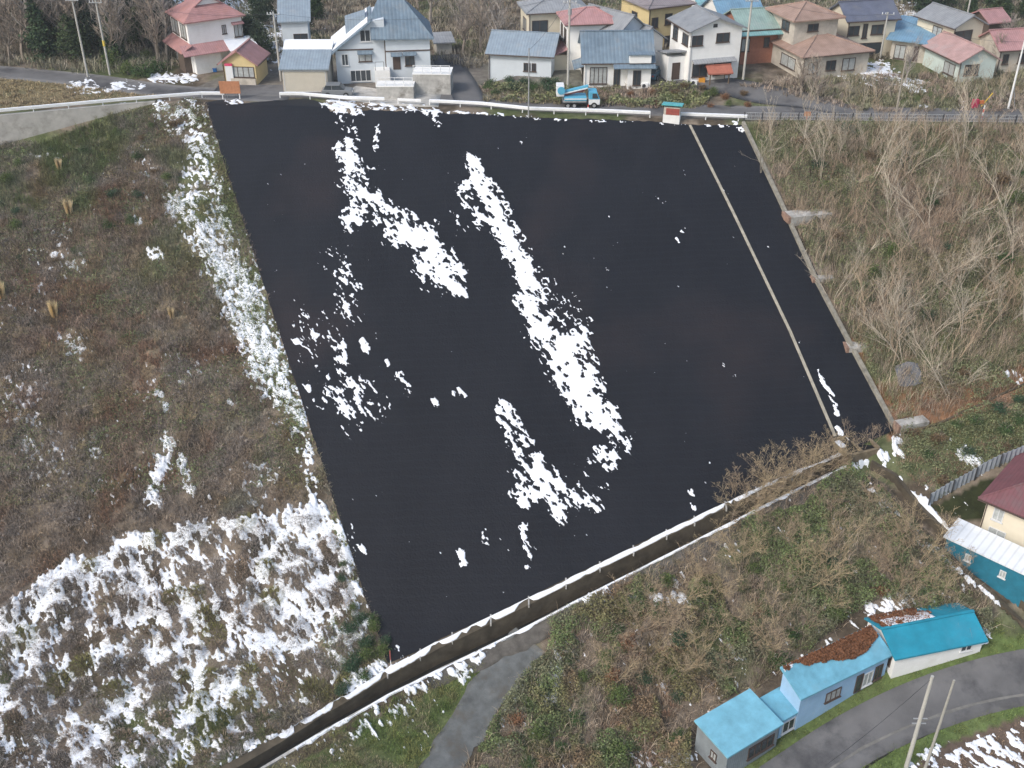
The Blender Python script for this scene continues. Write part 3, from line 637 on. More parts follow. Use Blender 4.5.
def opening(root, W, D, side, u0, u1, z0, z1, fr=M_FRB, gl=M_GLASS, mull=1, name='window', x0=0, y0=0, sill=True):
    """window or door: a frame with a pane behind it, set on a wall"""
    def T(u, d, z):      # u metres along the side, d outwards
        if side == 'F': return (x0+u, y0-d, z)
        if side == 'L': return (x0-d, y0+u, z)
        if side == 'R': return (x0+W+d, y0+u, z)
        return (x0+u, y0+D+d, z)
    L = W if side in 'FB' else D; a = u0*L; b = u1*L; t = .07
    def blk(m, ua, ub, da, db, za, zb):
        c = [T(ua, da, zb), T(ub, da, zb), T(ub, db, zb), T(ua, db, zb)]
        m.prism(c, zb-za)
    f = MB(); blk(f, a, b, .0, .07, z1-t, z1); blk(f, a, b, .0, .07, z0, z0+t); blk(f, a, a+t, 0, .068, z0+t, z1-t); blk(f, b-t, b, 0, .068, z0+t, z1-t)
    for k in range(1, mull+1): c = a+(b-a)*k/(mull+1); blk(f, c-t/2, c+t/2, 0, .066, z0+t, z1-t)
    fo = f.build(name, fr, root)
    p = MB(); blk(p, a+t*.7, b-t*.7, .0, .03, z0+t*.7, z1-t*.7); p.build('pane', gl, fo)
    if sill and name == 'window': s = MB(); blk(s, a-.08, b+.08, 0, .14, z0-.07, z0-.002); s.build('sill', fr, fo)
    return fo
def pent(root, W, D, side, u0, u1, z, dep, drop, m, name='porch_roof', x0=0, y0=0, th=.1):
    def T(u, d, zz):
        if side == 'F': return (x0+u, y0-d, zz)
        if side == 'L': return (x0-d, y0+u, zz)
        return (x0+W+d, y0+u, zz)
    L = W if side in 'FB' else D; a = u0*L; b = u1*L
    MB().prism([T(a, dep, z-drop), T(b, dep, z-drop), T(b, .0, z), T(a, .0, z)], th).build(name, m, root)
def frame(eL, eR, H, at, eB=None, gf=None):
    h = H if at == 'eave' else 0
    a = G(*eL, h); b = G(*eR, h); W = math.hypot(b[0]-a[0], b[1]-a[1]); yaw = math.atan2(b[1]-a[1], b[0]-a[0])
    D = None
    if eB: c = G(*eB, h); D = abs(-(c[0]-a[0])*math.sin(yaw)+(c[1]-a[1])*math.cos(yaw))
    z = (a[2]+b[2])/2-h
    return (a[0], a[1], z), yaw, W, D
def house(name, label, cat, eL, eR, H, D=None, roof='gable_x', rh=1.5, wm=None, rm=None, wins=(), at='base', eB=None, ov=.45, group=None, low=-2.5, fascia=None):
    loc, yaw, W, D2 = frame(eL, eR, H, at, eB); D = D or D2
    e = empty(name, loc, yaw, label, cat, group)
    wallmesh(roof, W, D, H, rh, low).build('wall', wm, e)
    roofmesh(roof, W, D, H, rh, ov).build('roof', rm, e)
    if roof in ('gable_x', 'gable_y', 'hip') and H > 2: # gutter
        s = rh/(D/2 if roof == 'gable_x' else (W/2 if roof == 'gable_y' else min(W, D)/2)); zg = H-s*ov
        if roof == 'gable_y': MB().box(-ov-.12, -ov, -ov, D+ov, zg, zg+.1).build('gutter', M_FRB, e); MB().box(W+ov, W+ov+.12, -ov, D+ov, zg, zg+.1).build('gutter', M_FRB, e)
        else: MB().box(-ov, W+ov, -ov-.12, -ov, zg, zg+.1).build('gutter', M_FRB, e)
        MB().box(.05, .13, -.1, -.02, -1, zg).build('downpipe', M_FRB if wm.name != 'white_wall' else M_FRW, e)
    for w_ in wins:
        opening(e, W, D, *w_[:5], **(w_[5] if len(w_) > 5 else {}))
    return e, W, D
WW = mat('white_wall', (.80, .80, .79), .85, .05, .8, stain=(.73, .725, .70)); CR = mat('cream_wall', (.66, .60, .48), .85, .07, .8); BW = mat('pale_blue_wall', (.58, .63, .68), .85, .06, .8)
GW = mat('grey_green_wall', (.55, .63, .60), .85, .08, .8); YW = mat('yellow_wall', (.62, .50, .27), .85, .1, .8); BGW = mat('beige_wall', (.50, .46, .40), .9, .15, 1, stain=(.36, .33, .28)); GYW = mat('grey_siding', (.24, .27, .29), .8, .15, 1, ribs='X', ribsc=1.5)
BRW = mat('brick_red_wall', (.34, .15, .10), .9, .15, 3); DKW = mat('dark_wood_wall', (.10, .075, .06), .9, .2, 3); SHUT = mat('beige_shutter', (.56, .52, .44), .6, .06, 1, ribs='Z', ribsc=2.2)
def rf(name, c, d='X', sc=1.1, rough=.6, var=.2, stain=None):
    g_ = sum(c)/3; c = tuple(.64*v+.36*g_*1.2 for v in c); stain = stain or tuple(.6*v+.4*g_*1.3 for v in c); return mat(name, c, rough, var, .9, ribs=d, ribsc=sc, stain=stain, spec=.4)
R_RED = rf('red_metal_roof', (.42, .15, .14), 'Y', var=.2, stain=(.42, .2, .17)); R_REDX = rf('red_roof_across', (.44, .17, .17), 'X', var=.2, stain=(.45, .22, .2)); R_BLUE = rf('blue_metal_roof', (.11, .20, .29), 'X', .7); R_BLUEG = rf('blue_grey_roof', (.19, .28, .37), 'X', .9, var=.15); R_GREY = rf('grey_roof', (.22, .24, .27), 'Y', .9); R_GREYX = rf('grey_roof_across', (.25, .27, .30), 'X', .9)
R_PURP = rf('purple_brown_roof', (.24, .19, .20), 'X'); R_TURQ = mat('turquoise_roof', (.02, .25, .36), .6, .2, .6, bump=.12, stain=(.04, .25, .36)); R_GRN = rf('green_roof', (.20, .36, .32), 'X', 1, var=.2); R_ORNG = rf('orange_brown_roof', (.36, .20, .135), 'X', 1.2, .8, .2, stain=(.28, .18, .14)); R_NAVY = rf('navy_tile_roof', (.10, .12, .20), 'X', 2, .35); R_PINK = rf('pink_roof', (.44, .22, .20), 'Y', 1, .7, .2)
R_CYAN = rf('bright_blue_roof', (.07, .27, .46), 'X', 1); R_MAR = rf('maroon_roof', (.20, .04, .055), 'X', 1.0, .6, .15); R_PALE = rf('pale_steel_roof', (.62, .68, .76), 'X', .5, .6, .06)
DW = dict(gl=M_GLASS); CW_ = dict(gl=M_CURT); WH = dict(fr=M_FRW, gl=M_CURT); WG = dict(fr=M_FRW, gl=M_GLASS)
DOOR = dict(name='door', gl=M_FRB, mull=0); SDOOR = dict(name='shutter', gl=SHUT, mull=0, fr=M_FRW)
# -- big red-roofed house
e, W, D = house('red_roof_house', 'large white two-storey house under a red tiled roof with skirting lower roofs', 'house', (194, 73), (247, 64), 6.4, 6.5, 'irimoya', 2.3, WW, R_RED,
  [('F', .62, .70, 4.2, 5.3, CW_), ('F', .84, .99, 3.6, 5.2, CW_), ('L', .1, .42, 3.9, 5.7, CW_), ('L', .55, .92, 3.9, 5.7, CW_), ('L', .08, .5, .2, 2.2, DW), ('F', .05, .38, .1, 2.2, DW), ('L', .55, .95, .2, 2.2, CW_)])
pent(e, W, D, 'L', -.15, 1.02, 3.6, 1.5, .8, R_RED); pent(e, W, D, 'F', -.2, .62, 3.5, 1.8, .9, R_REDX); pent(e, W, D, 'F', .80, 1.02, 5.5, .5, .2, R_REDX, 'window_hood')
MB().prism([(W*.62, -2.2, 2.6), (W*1.15, -2.6, 2.6), (W*1.15, .4, 3.5), (W*.62, -.01, 3.5)], .15).build('porch_roof', M_SNOW, e)
MB().box(W*.02, W*.5, -.9, -.02, -1, 2.7).build('bay', WW, e); MB().box(-.9, -.02, .3, 2.6, -1, 2.6).build('bay', DKW, e)
MB().ext([(W*.24+.1, 6.4+2.3*.48+.2), (W*.76-.1, 6.4+2.3*.48+.2), (W/2, 8.45)], W*.24-.06, W*.24-.01).build('gable_panel', WW, e)
# -- yellow hut
e, W, D = house('gatehouse', 'small yellow-gabled hut with a bright red roof in front of the large red-roofed house', 'hut', (225, 84), (257.5, 85), 2.7, 4.6, 'gable_y', 1.35, YW, R_RED, [('F', .28, .95, .9, 2.2, dict(gl=M_CURT, mull=3)), ('L', .2, .7, .9, 2.1, CW_)])
MB().box(.9, W-.1, -.25, -.01, -.5, .8).build('window_base', BGW, e)
x, y, z = G(231.5, 84); e = empty('notice_banner', (x, y-.3, z), 0, 'upright white banner panel with a pink top beside the yellow-gabled hut', 'banner')
MB().box(-.45, .45, -.04, .04, .1, 2.3).build('panel', M_WHITE, e); MB().box(-.46, .46, -.06, .06, 2.3, 2.6).build('panel_top', mat('pink_paint', (.6, .08, .16)), e); MB().box(-.05, .05, -.03, .03, -.3, .1).build('foot', M_GREYM, e)
for dz, ww in ((1.9, .5), (1.5, .35), (1.1, .45)): pass
# -- orange board
x, y, z = G(230.5, 101); e = empty('orange_signboard', (x, float(edge(x))-.6, z), 0, 'faded orange board on two legs at the edge of the road above the black slope', 'signboard')
MB().box(-1.2, 1.2, -.04, .04, .75, 2.2).build('board', mat('faded_orange', (.42, .19, .10), .8, .2, 3), e)
for s in (-1, 1): MB().box(s*1.0-.05, s*1.0+.05, .045, .13, -.4, 2.1).build('leg', M_WHITE, e)
for s in (-1, 1): MB().tube([(s*.55, .06, 1.0), (s*.6, .9, -.2)], .03, 6).build('brace', M_GREYM, e)
# -- slate-roofed narrow house, garage
house('narrow_house', 'narrow pale two-storey house with a slate blue roof behind the beige garage', 'house', (285, 60), (311, 59), 5.0, 5, 'shed_b', 2.0, BW, R_BLUEG, [('F', .42, .95, 2.0, 3.3, DW)])
e, W, D = house('garage', 'beige garage with a wide shutter and snow along the top of its blue roof', 'garage', (284, 92), (328.5, 92), 2.8, 5.0, 'shed_b', 1.7, BGW, R_BLUEG, [('F', .03, .97, 0.02, 2.55, SDOOR)], ov=.3)
MB().prism([(-.3, 3.5, 2.8+1.7*.7+.22), (W+.3, 3.5, 2.8+1.7*.7+.22), (W+.3, 5.3, 4.8+.1), (-.3, 5.3, 4.8+.1)], .14).build('roof_snow', M_SNOW, e)
# -- the large blue-roofed house with the long slanting roof
loc, yaw, Wf, _ = frame((338, 84), (431, 80), 5.4, 'base'); e = empty('blue_roof_house', loc, yaw, 'big pale house with steep blue roof, one long snowy side slanting to the garage', 'house')
W = Wf; a = W*.53
MB().ext([(0, -2.5), (a, -2.5), (a, 7.6), (W*.40, 7.4), (0, 4.0)], 0, 7).build('wall', BW, e); MB().box(a, W, -.35, 7, -2.5, 5.4).build('wall', BW, e)
s = 3.4/(W*.40)
MB().prism([(-.7, -.5, 4.0-.7*s+.15), (W*.40, -.5, 7.55), (W*.40, 7.5, 7.55), (-.7, 7.5, 4.0-.7*s+.15)], .18).build('slanting_roof', R_BLUE, e)
MB().prism([(-.6, .2, 4.2-.6*s+.1), (W*.36, .1, 7.34), (W*.36, 7.3, 7.34), (-.6, 7.3, 4.2-.6*s+.1)], .1).build('roof_snow', M_SNOW, e)
x0, x1 = W*.38, W+.5; m = MB(); c = [(x0, -.9, 5.35), (x1, -.9, 5.35), (x1, 7.5, 5.35), (x0, 7.5, 5.35)]; R0 = (W*.50, 3.4, 9.6); R1 = (W*.72, 3.4, 9.6)
c[0] = (x0, -.9, 5.5); c[3] = (x0, 7.5, 5.5); X0 = (x0, 1.2, 7.6); 
for q in ([c[0], c[1], R1, R0, (x0+.1, .8, 7.7)], [c[1], c[2], R1], [c[2], c[3], R0, R1], [c[3], c[0], (x0+.1, .8, 7.7), R0]): m.prism(q, .16)
m.build('roof', R_BLUE, e)
MB().prism([(W*.12, 2.5, 6.9), (W*.34, 2.5, 7.6), (W*.34, 5.2, 7.6), (W*.12, 5.2, 6.9)], 2.0).build('dormer', R_BLUEG, e)
MB().box(0, W*.40, -.06, -.002, 4.0, 4.15).build('trim_board', M_FRB, e); MB().box(a, W, -.42, -.352, 3.75, 3.9).build('trim_board', M_FRB, e); MB().box(a-.12, a, -.2, -.02, -1, 5.4).build('downpipe', M_FRB, e)
for (u0, u1, z0, z1, k) in ((.24, .38, 2.6, 3.5, CW_), (.06, .13, 2.2, 3.6, WG), (.14, .36, .2, 1.6, dict(fr=M_FRW, gl=M_GLASS, mull=3))): opening(e, W, 7, 'F', u0, u1, z0, z1, **k)
for (u0, u1, z0, z1, k) in ((.60, .68, 1.6, 3.2, DOOR), (.73, .83, 2.0, 3.2, DW)): opening(e, W, 7, 'F', u0, u1, z0, z1, y0=-.35, **k)
opening(e, W, 7, 'F', .27, .38, 5.0, 6.4, **WG)
pent(e, W, 7, 'F', .23, .39, 3.95, .5, .3, R_BLUE, 'window_hood'); pent(e, W, 7, 'F', .58, .70, 3.65, .5, .3, R_BLUE, 'window_hood', y0=-.35); pent(e, W, 7, 'F', .71, .85, 3.7, .5, .3, R_BLUE, 'window_hood', y0=-.35)
MB().box(W*.40, W*.56, -1.6, -.05, -.5, 1.9).build('porch_wall', WW, e); MB().tube([(W*.41, -1.5, 1.9), (W*.41, -1.5, 2.9), (W*.5, -1.5, 2.9), (W*.5, -1.5, 1.9)], .04, 5).build('hand_rail', M_DARKM, e)
# -- stepped concrete walls with white parapet rails
def blockwall(label, pL, pR, h, dep, rail):
    loc, yaw, W, _ = frame(pL, pR, h, 'base'); e = empty('concrete_wall', loc, yaw, label, 'wall', 'stepped concrete walls')
    MB().box(0, W, 0, dep, -.6, h).build('wall', M_CONC, e, bevel=.03); MB().box(-.04, W+.04, -.05, dep, h, h+.1).build('coping', WW, e)
    if rail:
        for z in (.35, .7, 1.05): MB().tube([(0.1, .1, h+z), (W-.1, .1, h+z)], .035, 5).build('rail', M_WHITE, e)
        for k in range(5): x = .1+(W-.2)*k/4; MB().tube([(x, .1, h), (x, .1, h+1.1)], .04, 5).build('rail_post', M_WHITE, e)
blockwall('low stained concrete wall beside the road below the big blue-roofed house', (377, 99.5), (414, 99.5), 1.5, 2.2, True)
blockwall('taller stained concrete wall with a white rail at the corner of the side lane', (413.5, 94.5), (451, 95), 2.4, 3, True)
MB_ = None
# -- barn
e, W, D = house('long_shed', 'low pale shed with a wide blue roof above the hedge, next to the side lane', 'shed', (489, 82), (551, 77.5), 3.1, 7.5, 'gable_x', 1.6, BW, R_BLUEG, [('F', .56, .67, 1.1, 2.1, DW), ('F', .69, .76, 1.1, 2.1, DW), ('L', .4, .6, 1.0, 2.3, CW_)], ov=.4)
house('cream_house', 'cream two-storey house with a flat grey-blue roof behind the long blue-roofed shed', 'house', (529, 13), (588, 10), 5.2, 5.5, 'hip', .9, CR, R_GREYX, [('F', .05, .32, 2.2, 4.2, DW), ('L', .3, .65, 2.4, 4, CW_), ('F', .02, .36, .9, 1.5, DW)], at='eave')
e, W, D = house('pink_roof_house', 'white two-storey house with a faded pinkish-red roof and a red lower roof', 'house', (568, 24), (620, 22), 5.6, 5.5, 'hip', 1.1, WW, R_REDX, [('L', .15, .42, 3.0, 4.7, DW), ('L', .6, .85, 3, 4.7, DW), ('F', .35, .5, 2.6, 3.6, CW_)], at='eave')
pent(e, W, D, 'L', -.1, .9, 2.7, 2.2, .9, R_REDX); MB().box(-2.0, -.01, .1, 4.2, -1, 1.8).build('side_wing', CR, e); opening(e, W, D, 'L', .1, .4, .5, 1.6, x0=-2.0)
house('grey_gable_house', 'pale house with a tall grey gable roof behind the white blue-roofed house', 'house', (616, 36), (646, 28), 4.6, 7, 'gable_y', 1.9, BW, R_GREY, [('F', .4, .6, 2.5, 3.5, DW)], at='eave')
house('grey_gable_house', 'lower grey-roofed house squeezed against the white house with brown windows', 'house', (636, 42), (663, 37), 3.6, 5, 'gable_y', 1.4, WW, R_GREY, [('F', .4, .7, 1.5, 2.6, DW)], at='eave')
e, W, D = house('white_cottage', 'white single-storey house with a steep royal blue ribbed roof behind the truck', 'house', (584, 88), (650, 84.3), 3.1, 6.2, 'gable_x', 2.5, WW, R_BLUE, [('F', .08, .34, .3, 2.3, dict(fr=M_FRB, gl=M_CURT, mull=3)), ('F', .44, .54, .1, 2.2, DW), ('F', .72, .84, .5, 2.3, DW), ('L', .2, .45, .3, 1.9, DW), ('L', .6, .8, 1.2, 2.2, DW)])
pent(e, W, D, 'F', .42, 1.05, 3.0, 1.3, .5, R_BLUE); MB().box(W*.66, W*.98, -.8, .0, 2.95, 3.9).build('dormer_wall', WW, e); MB().box(W*.66-.2, W+.25, -1.0, .3, 3.9, 4.02).build('dormer_roof', R_BLUE, e); MB().box(W*.64, W*.99, -.75, -.002, -1, 2.4).build('bay', WW, e)
opening(e, W, D, 'F', .72, .84, .3, 2.1, y0=-.75); pent(e, W, D, 'L', .1, .7, 2.3, 1.2, .4, R_BLUE)
house('yellow_apartment', 'long yellow two-storey building with a purple-brown roof at the back of the village', 'building', (649.5, 8), (692, 2.5), 5.6, 7, 'hip', 1.2, YW, R_PURP, [('F', .07, .22, 3.0, 4.3, DW), ('F', .38, .55, 3.2, 4.6, DW), ('F', .74, .92, 3.2, 4.6, DW), ('L', .4, .6, 3, 4.4, DW), ('F', .1, .25, .4, 1.8, DW), ('F', .4, .55, .4, 1.8, DW)], at='eave')
e, W, D = house('white_house', 'white two-storey house with a plain grey gable roof and brown windows above the slope', 'house', (687, 83), (737, 77.8), 6.1, 6.0, 'gable_y', 1.2, WW, R_GREY, [('F', .0, .24, 4.3, 5.5, DW), ('F', .50, .76, 4.5, 5.6, DW), ('L', .1, .38, 4.1, 5.4, DW), ('L', .62, .86, 4.0, 5.6, DW), ('F', .08, .38, .6, 2.2, DW), ('F', .5, .85, .6, 2.2, DW)])
pent(e, W, D, 'F', .06, .9, 2.7, .8, .3, R_GREYX); MB().box(-2.2, -.002, 1.0, 3.6, -1, 2.9).build('side_wing', WW, e); roofmesh('shed_f', 2.2, 2.6, 2.9, .5, .25, x0=-2.25, y0=1.0).build('wing_roof', R_GREYX, e); opening(e, 2.2, 2.6, 'F', .25, .7, .2, 2.2, x0=-2.2, y0=1.0, name='door', gl=M_FRB, mull=0)
MB().box(W*.42, W*.5, -.05, -.002, 6.3, 6.7).build('gable_vent', M_DARKM, e)
house('blue_gable_house', 'white house with a vivid blue roof at the very back of the village', 'house', (722, 17), (762, 14), 4.0, 6, 'gable_x', 2.0, WW, R_CYAN, [('F', .2, .4, 2, 3.3, DW), ('L', .3, .6, 1.8, 3.4, DW)], at='eave')
e, W, D = house('green_roof_house', 'brick-red house with a pale green roof and a blue-walled lean-to', 'house', (742, 29), (789, 26), 4.4, 6.2, 'gable_x', 1.5, BRW, R_GRN, [('F', .02, .2, 1.6, 3.2, CW_), ('L', .2, .7, 1.6, 3.4, DW), ('F', .5, .62, 2.0, 3.2, DW)], at='eave')
pent(e, W, D, 'F', -.1, 1.02, 4.35, 1.2, .5, rf('turquoise_green_roof', (.10, .38, .40), 'X', 1), 'eave_roof')
e, W, D = house('lean_to_garage', 'pale blue lean-to with a white roof in front of the brick-red house', 'garage', (745, 60), (772, 56), 2.4, 3.5, 'shed_b', .5, BW, R_PALE, [('F', .1, .45, .1, 2.1, SDOOR), ('F', .5, .9, .1, 2.1, WH)])
e, W, D = house('orange_roof_house', 'weathered house with stacked orange-brown hipped roofs behind bare trees', 'house', (801, 80), (866, 73), 2.8, 8.5, 'hip', 1.3, BGW, R_ORNG, [('F', .08, .22, .6, 2.0, CW_), ('F', .35, .5, .8, 2.0, DW), ('F', .6, .8, .6, 2.1, CW_), ('L', .2, .6, .6, 2.0, CW_)])
e2w = MB().box(W*.06, W*.72, D*.45, D*1.15, 2.0, 6.2).build('upper_wall', BGW, e); roofmesh('hip', W*.66, D*.7, 6.2, 1.1, .6, x0=W*.06, y0=D*.45).build('upper_roof', R_ORNG, e)
opening(e, W*.66, D*.7, 'F', .3, .55, 4.6, 5.5, x0=W*.06, y0=D*.45); opening(e, W*.66, D*.7, 'L', .2, .5, 4.4, 5.6, x0=W*.06, y0=D*.45)
house('blue_tile_house', 'pale house with a dark blue tiled roof and open balcony at the back', 'house', (849, 20), (897, 17), 4.8, 5.0, 'gable_x', 1.5, CR, R_NAVY, [('F', .02, .25, 2.8, 4.0, DW), ('F', .32, .42, 2.4, 4.2, DW), ('F', .5, .75, 2.8, 4.0, DW), ('F', .1, .8, .2, 1.8, DW)], at='eave')
house('low_blue_house', 'low grey house with a wide light blue roof beside the parked white car', 'house', (893, 38), (930, 43), 2.6, 6, 'shed_b', 1.1, BGW, R_CYAN, [('F', .1, .4, .2, 1.9, CW_), ('F', .6, .75, .1, 2.0, DOOR)], at='eave', ov=.7)
house('beige_house', 'beige two-storey house with a grey gable roof at the back of the village', 'house', (955, 27), (984, 23), 4.8, 6.5, 'gable_y', 1.1, CR, R_GREY, [('F', .05, .65, 2.9, 4.2, DW), ('L', .3, .55, 2.6, 4.2, CW_)], at='eave')
house('pink_roof_bungalow', 'pale green bungalow with a dusty pink roof among bare bushes', 'house', (956, 83), (992, 80), 2.6, 7.5, 'gable_y', 1.3, GW, R_PINK, [('F', .15, .55, .8, 2.1, DW), ('L', .1, .4, .5, 1.9, CW_)])
house('red_roof_cottage', 'partly hidden house with a bright red roof beside the leaning white pole', 'house', (1001, 49), (1050, 46), 2.9, 5, 'gable_x', 1.5, BGW, R_REDX, [('F', .08, .2, 1, 2.2, DW), ('F', .4, .6, 1, 2.2, DW)], at='eave')
house('far_shed', 'tiny far shed with a pinkish-red roof among dark trees at the back', 'shed', (990, 22), (1008, 20), 2.0, 4, 'gable_x', 1.0, DKW, R_REDX, [], at='eave')
house('far_house', 'far white house with a turquoise roof seen above the grey gables', 'house', (700, 6), (726, 5), 3.5, 5, 'gable_x', 1.2, WW, rf('far_turq_roof', (.1, .4, .45), 'X'), [('F', .3, .6, 1.5, 2.6, DW)], at='eave')
house('small_lane_shed', 'small grey-roofed shed beside the upper end of the side lane', 'shed', (437, 55), (452, 54), 1.6, 2.5, 'shed_b', .4, BGW, R_GREYX, [])
# -- little red shelter
loc, yaw, W, _ = frame((709, 86), (729, 84), 2, 'base'); e = empty('garden_shelter', loc, yaw, 'tiny open shelter with an orange-red roof in front of the white two-storey house', 'shelter')
roofmesh('gable_x', W, 1.8, 1.5, .5, .3).build('roof', mat('orange_red_roof', (.36, .13, .09), .7, .2, 2), e)
for x in (.08, W-.08):
    for y in (.08, 1.7): MB().box(x-.06, x+.06, y-.06, y+.06, -1, 1.5).build('post', M_WOOD, e)
MB().box(.1, W-.1, 1.65, 1.72, -.5, 1.5).build('back_wall', BGW, e)
# -- booth by the guard rail
loc, yaw, W, _ = frame((662.5, 123), (679, 124), 2.2, 'base'); e = empty('roadside_booth', (loc[0], loc[1], -.1), yaw-.1, 'small white booth with turquoise roof and reddish panel above the black slope', 'booth')
e.scale = (.85, .85, .85); W = 2.2; MB().box(0, W, 0, 1.6, -1.0, 1.0).build('base', mat('booth_white', (.74, .74, .73), .8, .1), e, bevel=.02); MB().box(.05, W-.05, .05, 1.55, 1.0, 2.05).build('upper_wall', mat('booth_cream', (.5, .46, .4), .8), e)
MB().box(.35, W-.1, .0, .048, 1.05, 1.9).build('red_panel', mat('rust_red_panel', (.30, .075, .06), .7, .2, 3), e); roofmesh('shed_f', W, 1.6, 2.05, .25, .25).build('roof', mat('turquoise_sheet', (.10, .42, .46), .5, .1), e)
# ------------------------------------------------------------------ lower sheds
LBW = mat('light_blue_wall', (.30, .47, .66), .8, .1, .8, stain=(.36, .50, .64)); TQ = mat('turquoise_flat_roof', (.18, .43, .55), .6, .22, .7, bump=.15, stain=(.17, .43, .55)); TQ2 = mat('faded_turquoise_roof', (.15, .38, .50), .6, .25, .7, bump=.15, stain=(.18, .38, .48))
SG = 'blue-roofed sheds beside the lower road'
e, W, D = house('square_shed', 'square grey shed with a flat turquoise roof, nearest to the bottom of the slope', 'shed', (727.5, 757), (780, 723), 2.6, None, 'shed_b', .35, GYW, TQ, [('F', .42, .92, .7, 1.9, dict(gl=M_GLASS, mull=3)), ('L', .3, .5, .9, 1.7, CW_)], at='eave', eB=(695, 727), ov=.2, group=SG)
# annex
e, W, D = house('shed_annex', 'low annex with rusty turquoise roof squeezed between the square shed and the long blue shed', 'annex', (781, 722), (799, 710), 1.9, None, 'shed_b', .3, LBW, TQ2, [('F', .15, .85, .3, 1.5, WG)], at='eave', eB=(768, 697), ov=.15, group=SG)
e, W, D = house('long_blue_shed', 'long light blue shed whose turquoise roof is half buried in brown leaves', 'shed', (800, 704), (891, 648.5), 2.9, None, 'shed_b', .9, LBW, TQ2, [('F', .30, .47, .9, 1.9, dict(gl=M_CURT, mull=2)), ('F', .64, .72, .3, 2.2, dict(name='door', gl=M_GLASS, mull=0)), ('F', .73, .84, .6, 2.0, WH), ('F', .86, .95, .7, 2.2, DW)], at='eave', eB=(774, 686), ov=.2, group=SG)
LEAFSHED = (e, W, D)
e, W, D = house('white_shed', 'white shed with a clean turquoise gable roof, snow and leaves on its far side', 'shed', (895, 662), (985, 635), 1.85, None, 'gable_x', .9, WW, R_TURQ, [('L', .1, .3, .3, 1.6, DOOR), ('F', .75, .88, 1.0, 1.6, WG)], at='eave', eB=(868, 612), ov=.25, group=SG)
WSHED = (e, W, D)
# ------------------------------------------------------------------ house, teal shed and fence on the right
e, W, D = house('maroon_roof_house', 'cream house with a maroon hipped roof beside the long teal shed', 'house', (991, 488), (1075, 541), 4.6, 9, 'hip', 2.0, CR, R_MAR, [('F', .10, .22, 2.6, 4.0, WH), ('F', .5, .62, 2.6, 4.0, WH), ('F', .1, .3, .3, 1.8, WH)], at='eave', ov=.6)
e, W, D = house('teal_shed', 'long teal-walled shed with a pale snow-white roof below the maroon-roofed house', 'shed', (951, 524), (1070, 610), 2.3, None, 'shed_b', .35, mat('teal_wall', (.02, .16, .24), .7, .2, 1), R_PALE, [('F', .17, .22, .9, 1.6, WH), ('F', .45, .5, .9, 1.6, WH), ('F', .72, .78, .9, 1.6, WH)], at='eave', eB=(969, 509), ov=.25)
P = w2([(927, 506), (975, 480), (1030, 456), (1090, 430)])
e = empty('sheet_fence', (*P[0], gz(*P[0])), 0, 'grey corrugated sheet fence behind the maroon-roofed house', 'fence')
Q = resample(P, .25); S = []
D = np.gradient(Q, axis=0); D /= np.linalg.norm(D, axis=1)[:, None]
for i, (p, d) in enumerate(zip(Q, D)):
    o_ = .05*(1 if i % 2 else -1); a = (p[0]-d[1]*o_, p[1]+d[0]*o_); z = gz(*p); x, y = a[0]-P[0][0], a[1]-P[0][1]; z -= gz(*P[0])
    S.append([(x, y, z-.5), (x+d[1]*.03, y-d[0]*.03, z-.5), (x+d[1]*.03, y-d[0]*.03, z+1.25), (x, y, z+1.25)])
loft('sheet', S, mat('corrugated_steel', (.30, .33, .37), .6, .15, .6), e)
for i in range(0, len(Q), 10):
    p = Q[i]; z = gz(*p)-gz(*P[0]); x, y = p[0]-P[0][0]+.12*D[i][1], p[1]-P[0][1]-.12*D[i][0]; MB().box(x-.05, x+.05, y-.05, y+.05, z-.5, z+1.35).build('post', M_DARKM, e)
# ------------------------------------------------------------------ poles
def hgt(px, py, ptop):
    x, y, z = G(px, py); h = np.arange(1, 22, .05); _, p = proj(x, y, z+h); return (x, y, z), float(h[int(np.argmin(np.abs(p-ptop)))])
POLES = {}
def pole(label, px, py, ptop, r=.14, name='utility_pole', arms=1, tilt=(0, 0), m=None, H=None, rz=0., xf=False, key=None):
    (x, y, z), h = hgt(px, py, ptop); h = H or h
    e = empty(name, (x, y, z), rz, label, 'pole'); e.rotation_euler = (tilt[0], tilt[1], rz)
    MB().tube([(0, 0, -.6), (0, 0, h/2), (0, 0, h)], [r, r*.85, r*.68], 10).build('shaft', m or M_POLE, e)
    for k in range(arms):
        zz = h-.3-.7*k; MB().box(-.8, .8, -r-.06, -r+.03, zz, zz+.09).build('cross_arm', M_GREYM, e)
        for u in (-.7, -.3, .7): MB().tube([(u, -r, zz+.09), (u, -r, zz+.3)], .05, 6).build('insulator', M_WHITE, e)
    if xf: MB().cyl((0, -.36, h-1.9), 'z', .22, .7, 12).build('transformer', M_GREYM, e)
    for k in range(int(h*.6)): MB().box(-.18 if k % 2 else 0, 0 if k % 2 else .18, -.02, .02, 2+k*.45, 2.03+k*.45).build('climbing_step', M_DARKM, e) if h > 5 and k < 9 else None
    POLES[key or label] = (x, y, z+h-.2); return e
pole('slim grey pole at the edge of the dark wood, without a yellow band', 88, 77, -2, arms=1, key='a')
e = pole('concrete pole with a yellow band at the edge of the dark wood', 110, 75, -6, arms=2, key='b'); MB().tube([(0, 0, 3.6), (0, 0, 4.3)], .155, 10).build('yellow_band', mat('yellow_band', (.6, .45, .08)), e)
pole('concrete pole standing just before the beige garage', 281, 81, 12, arms=1, key='c')
pole('slender steel pole standing behind the long white guard rail', 528.5, 118, 48, r=.09, arms=0, m=M_GREYM, key='d')
pole('tall grey pole beside the white house with the royal blue roof', 567.5, 92, -6, r=.15, arms=2, xf=True, key='e')
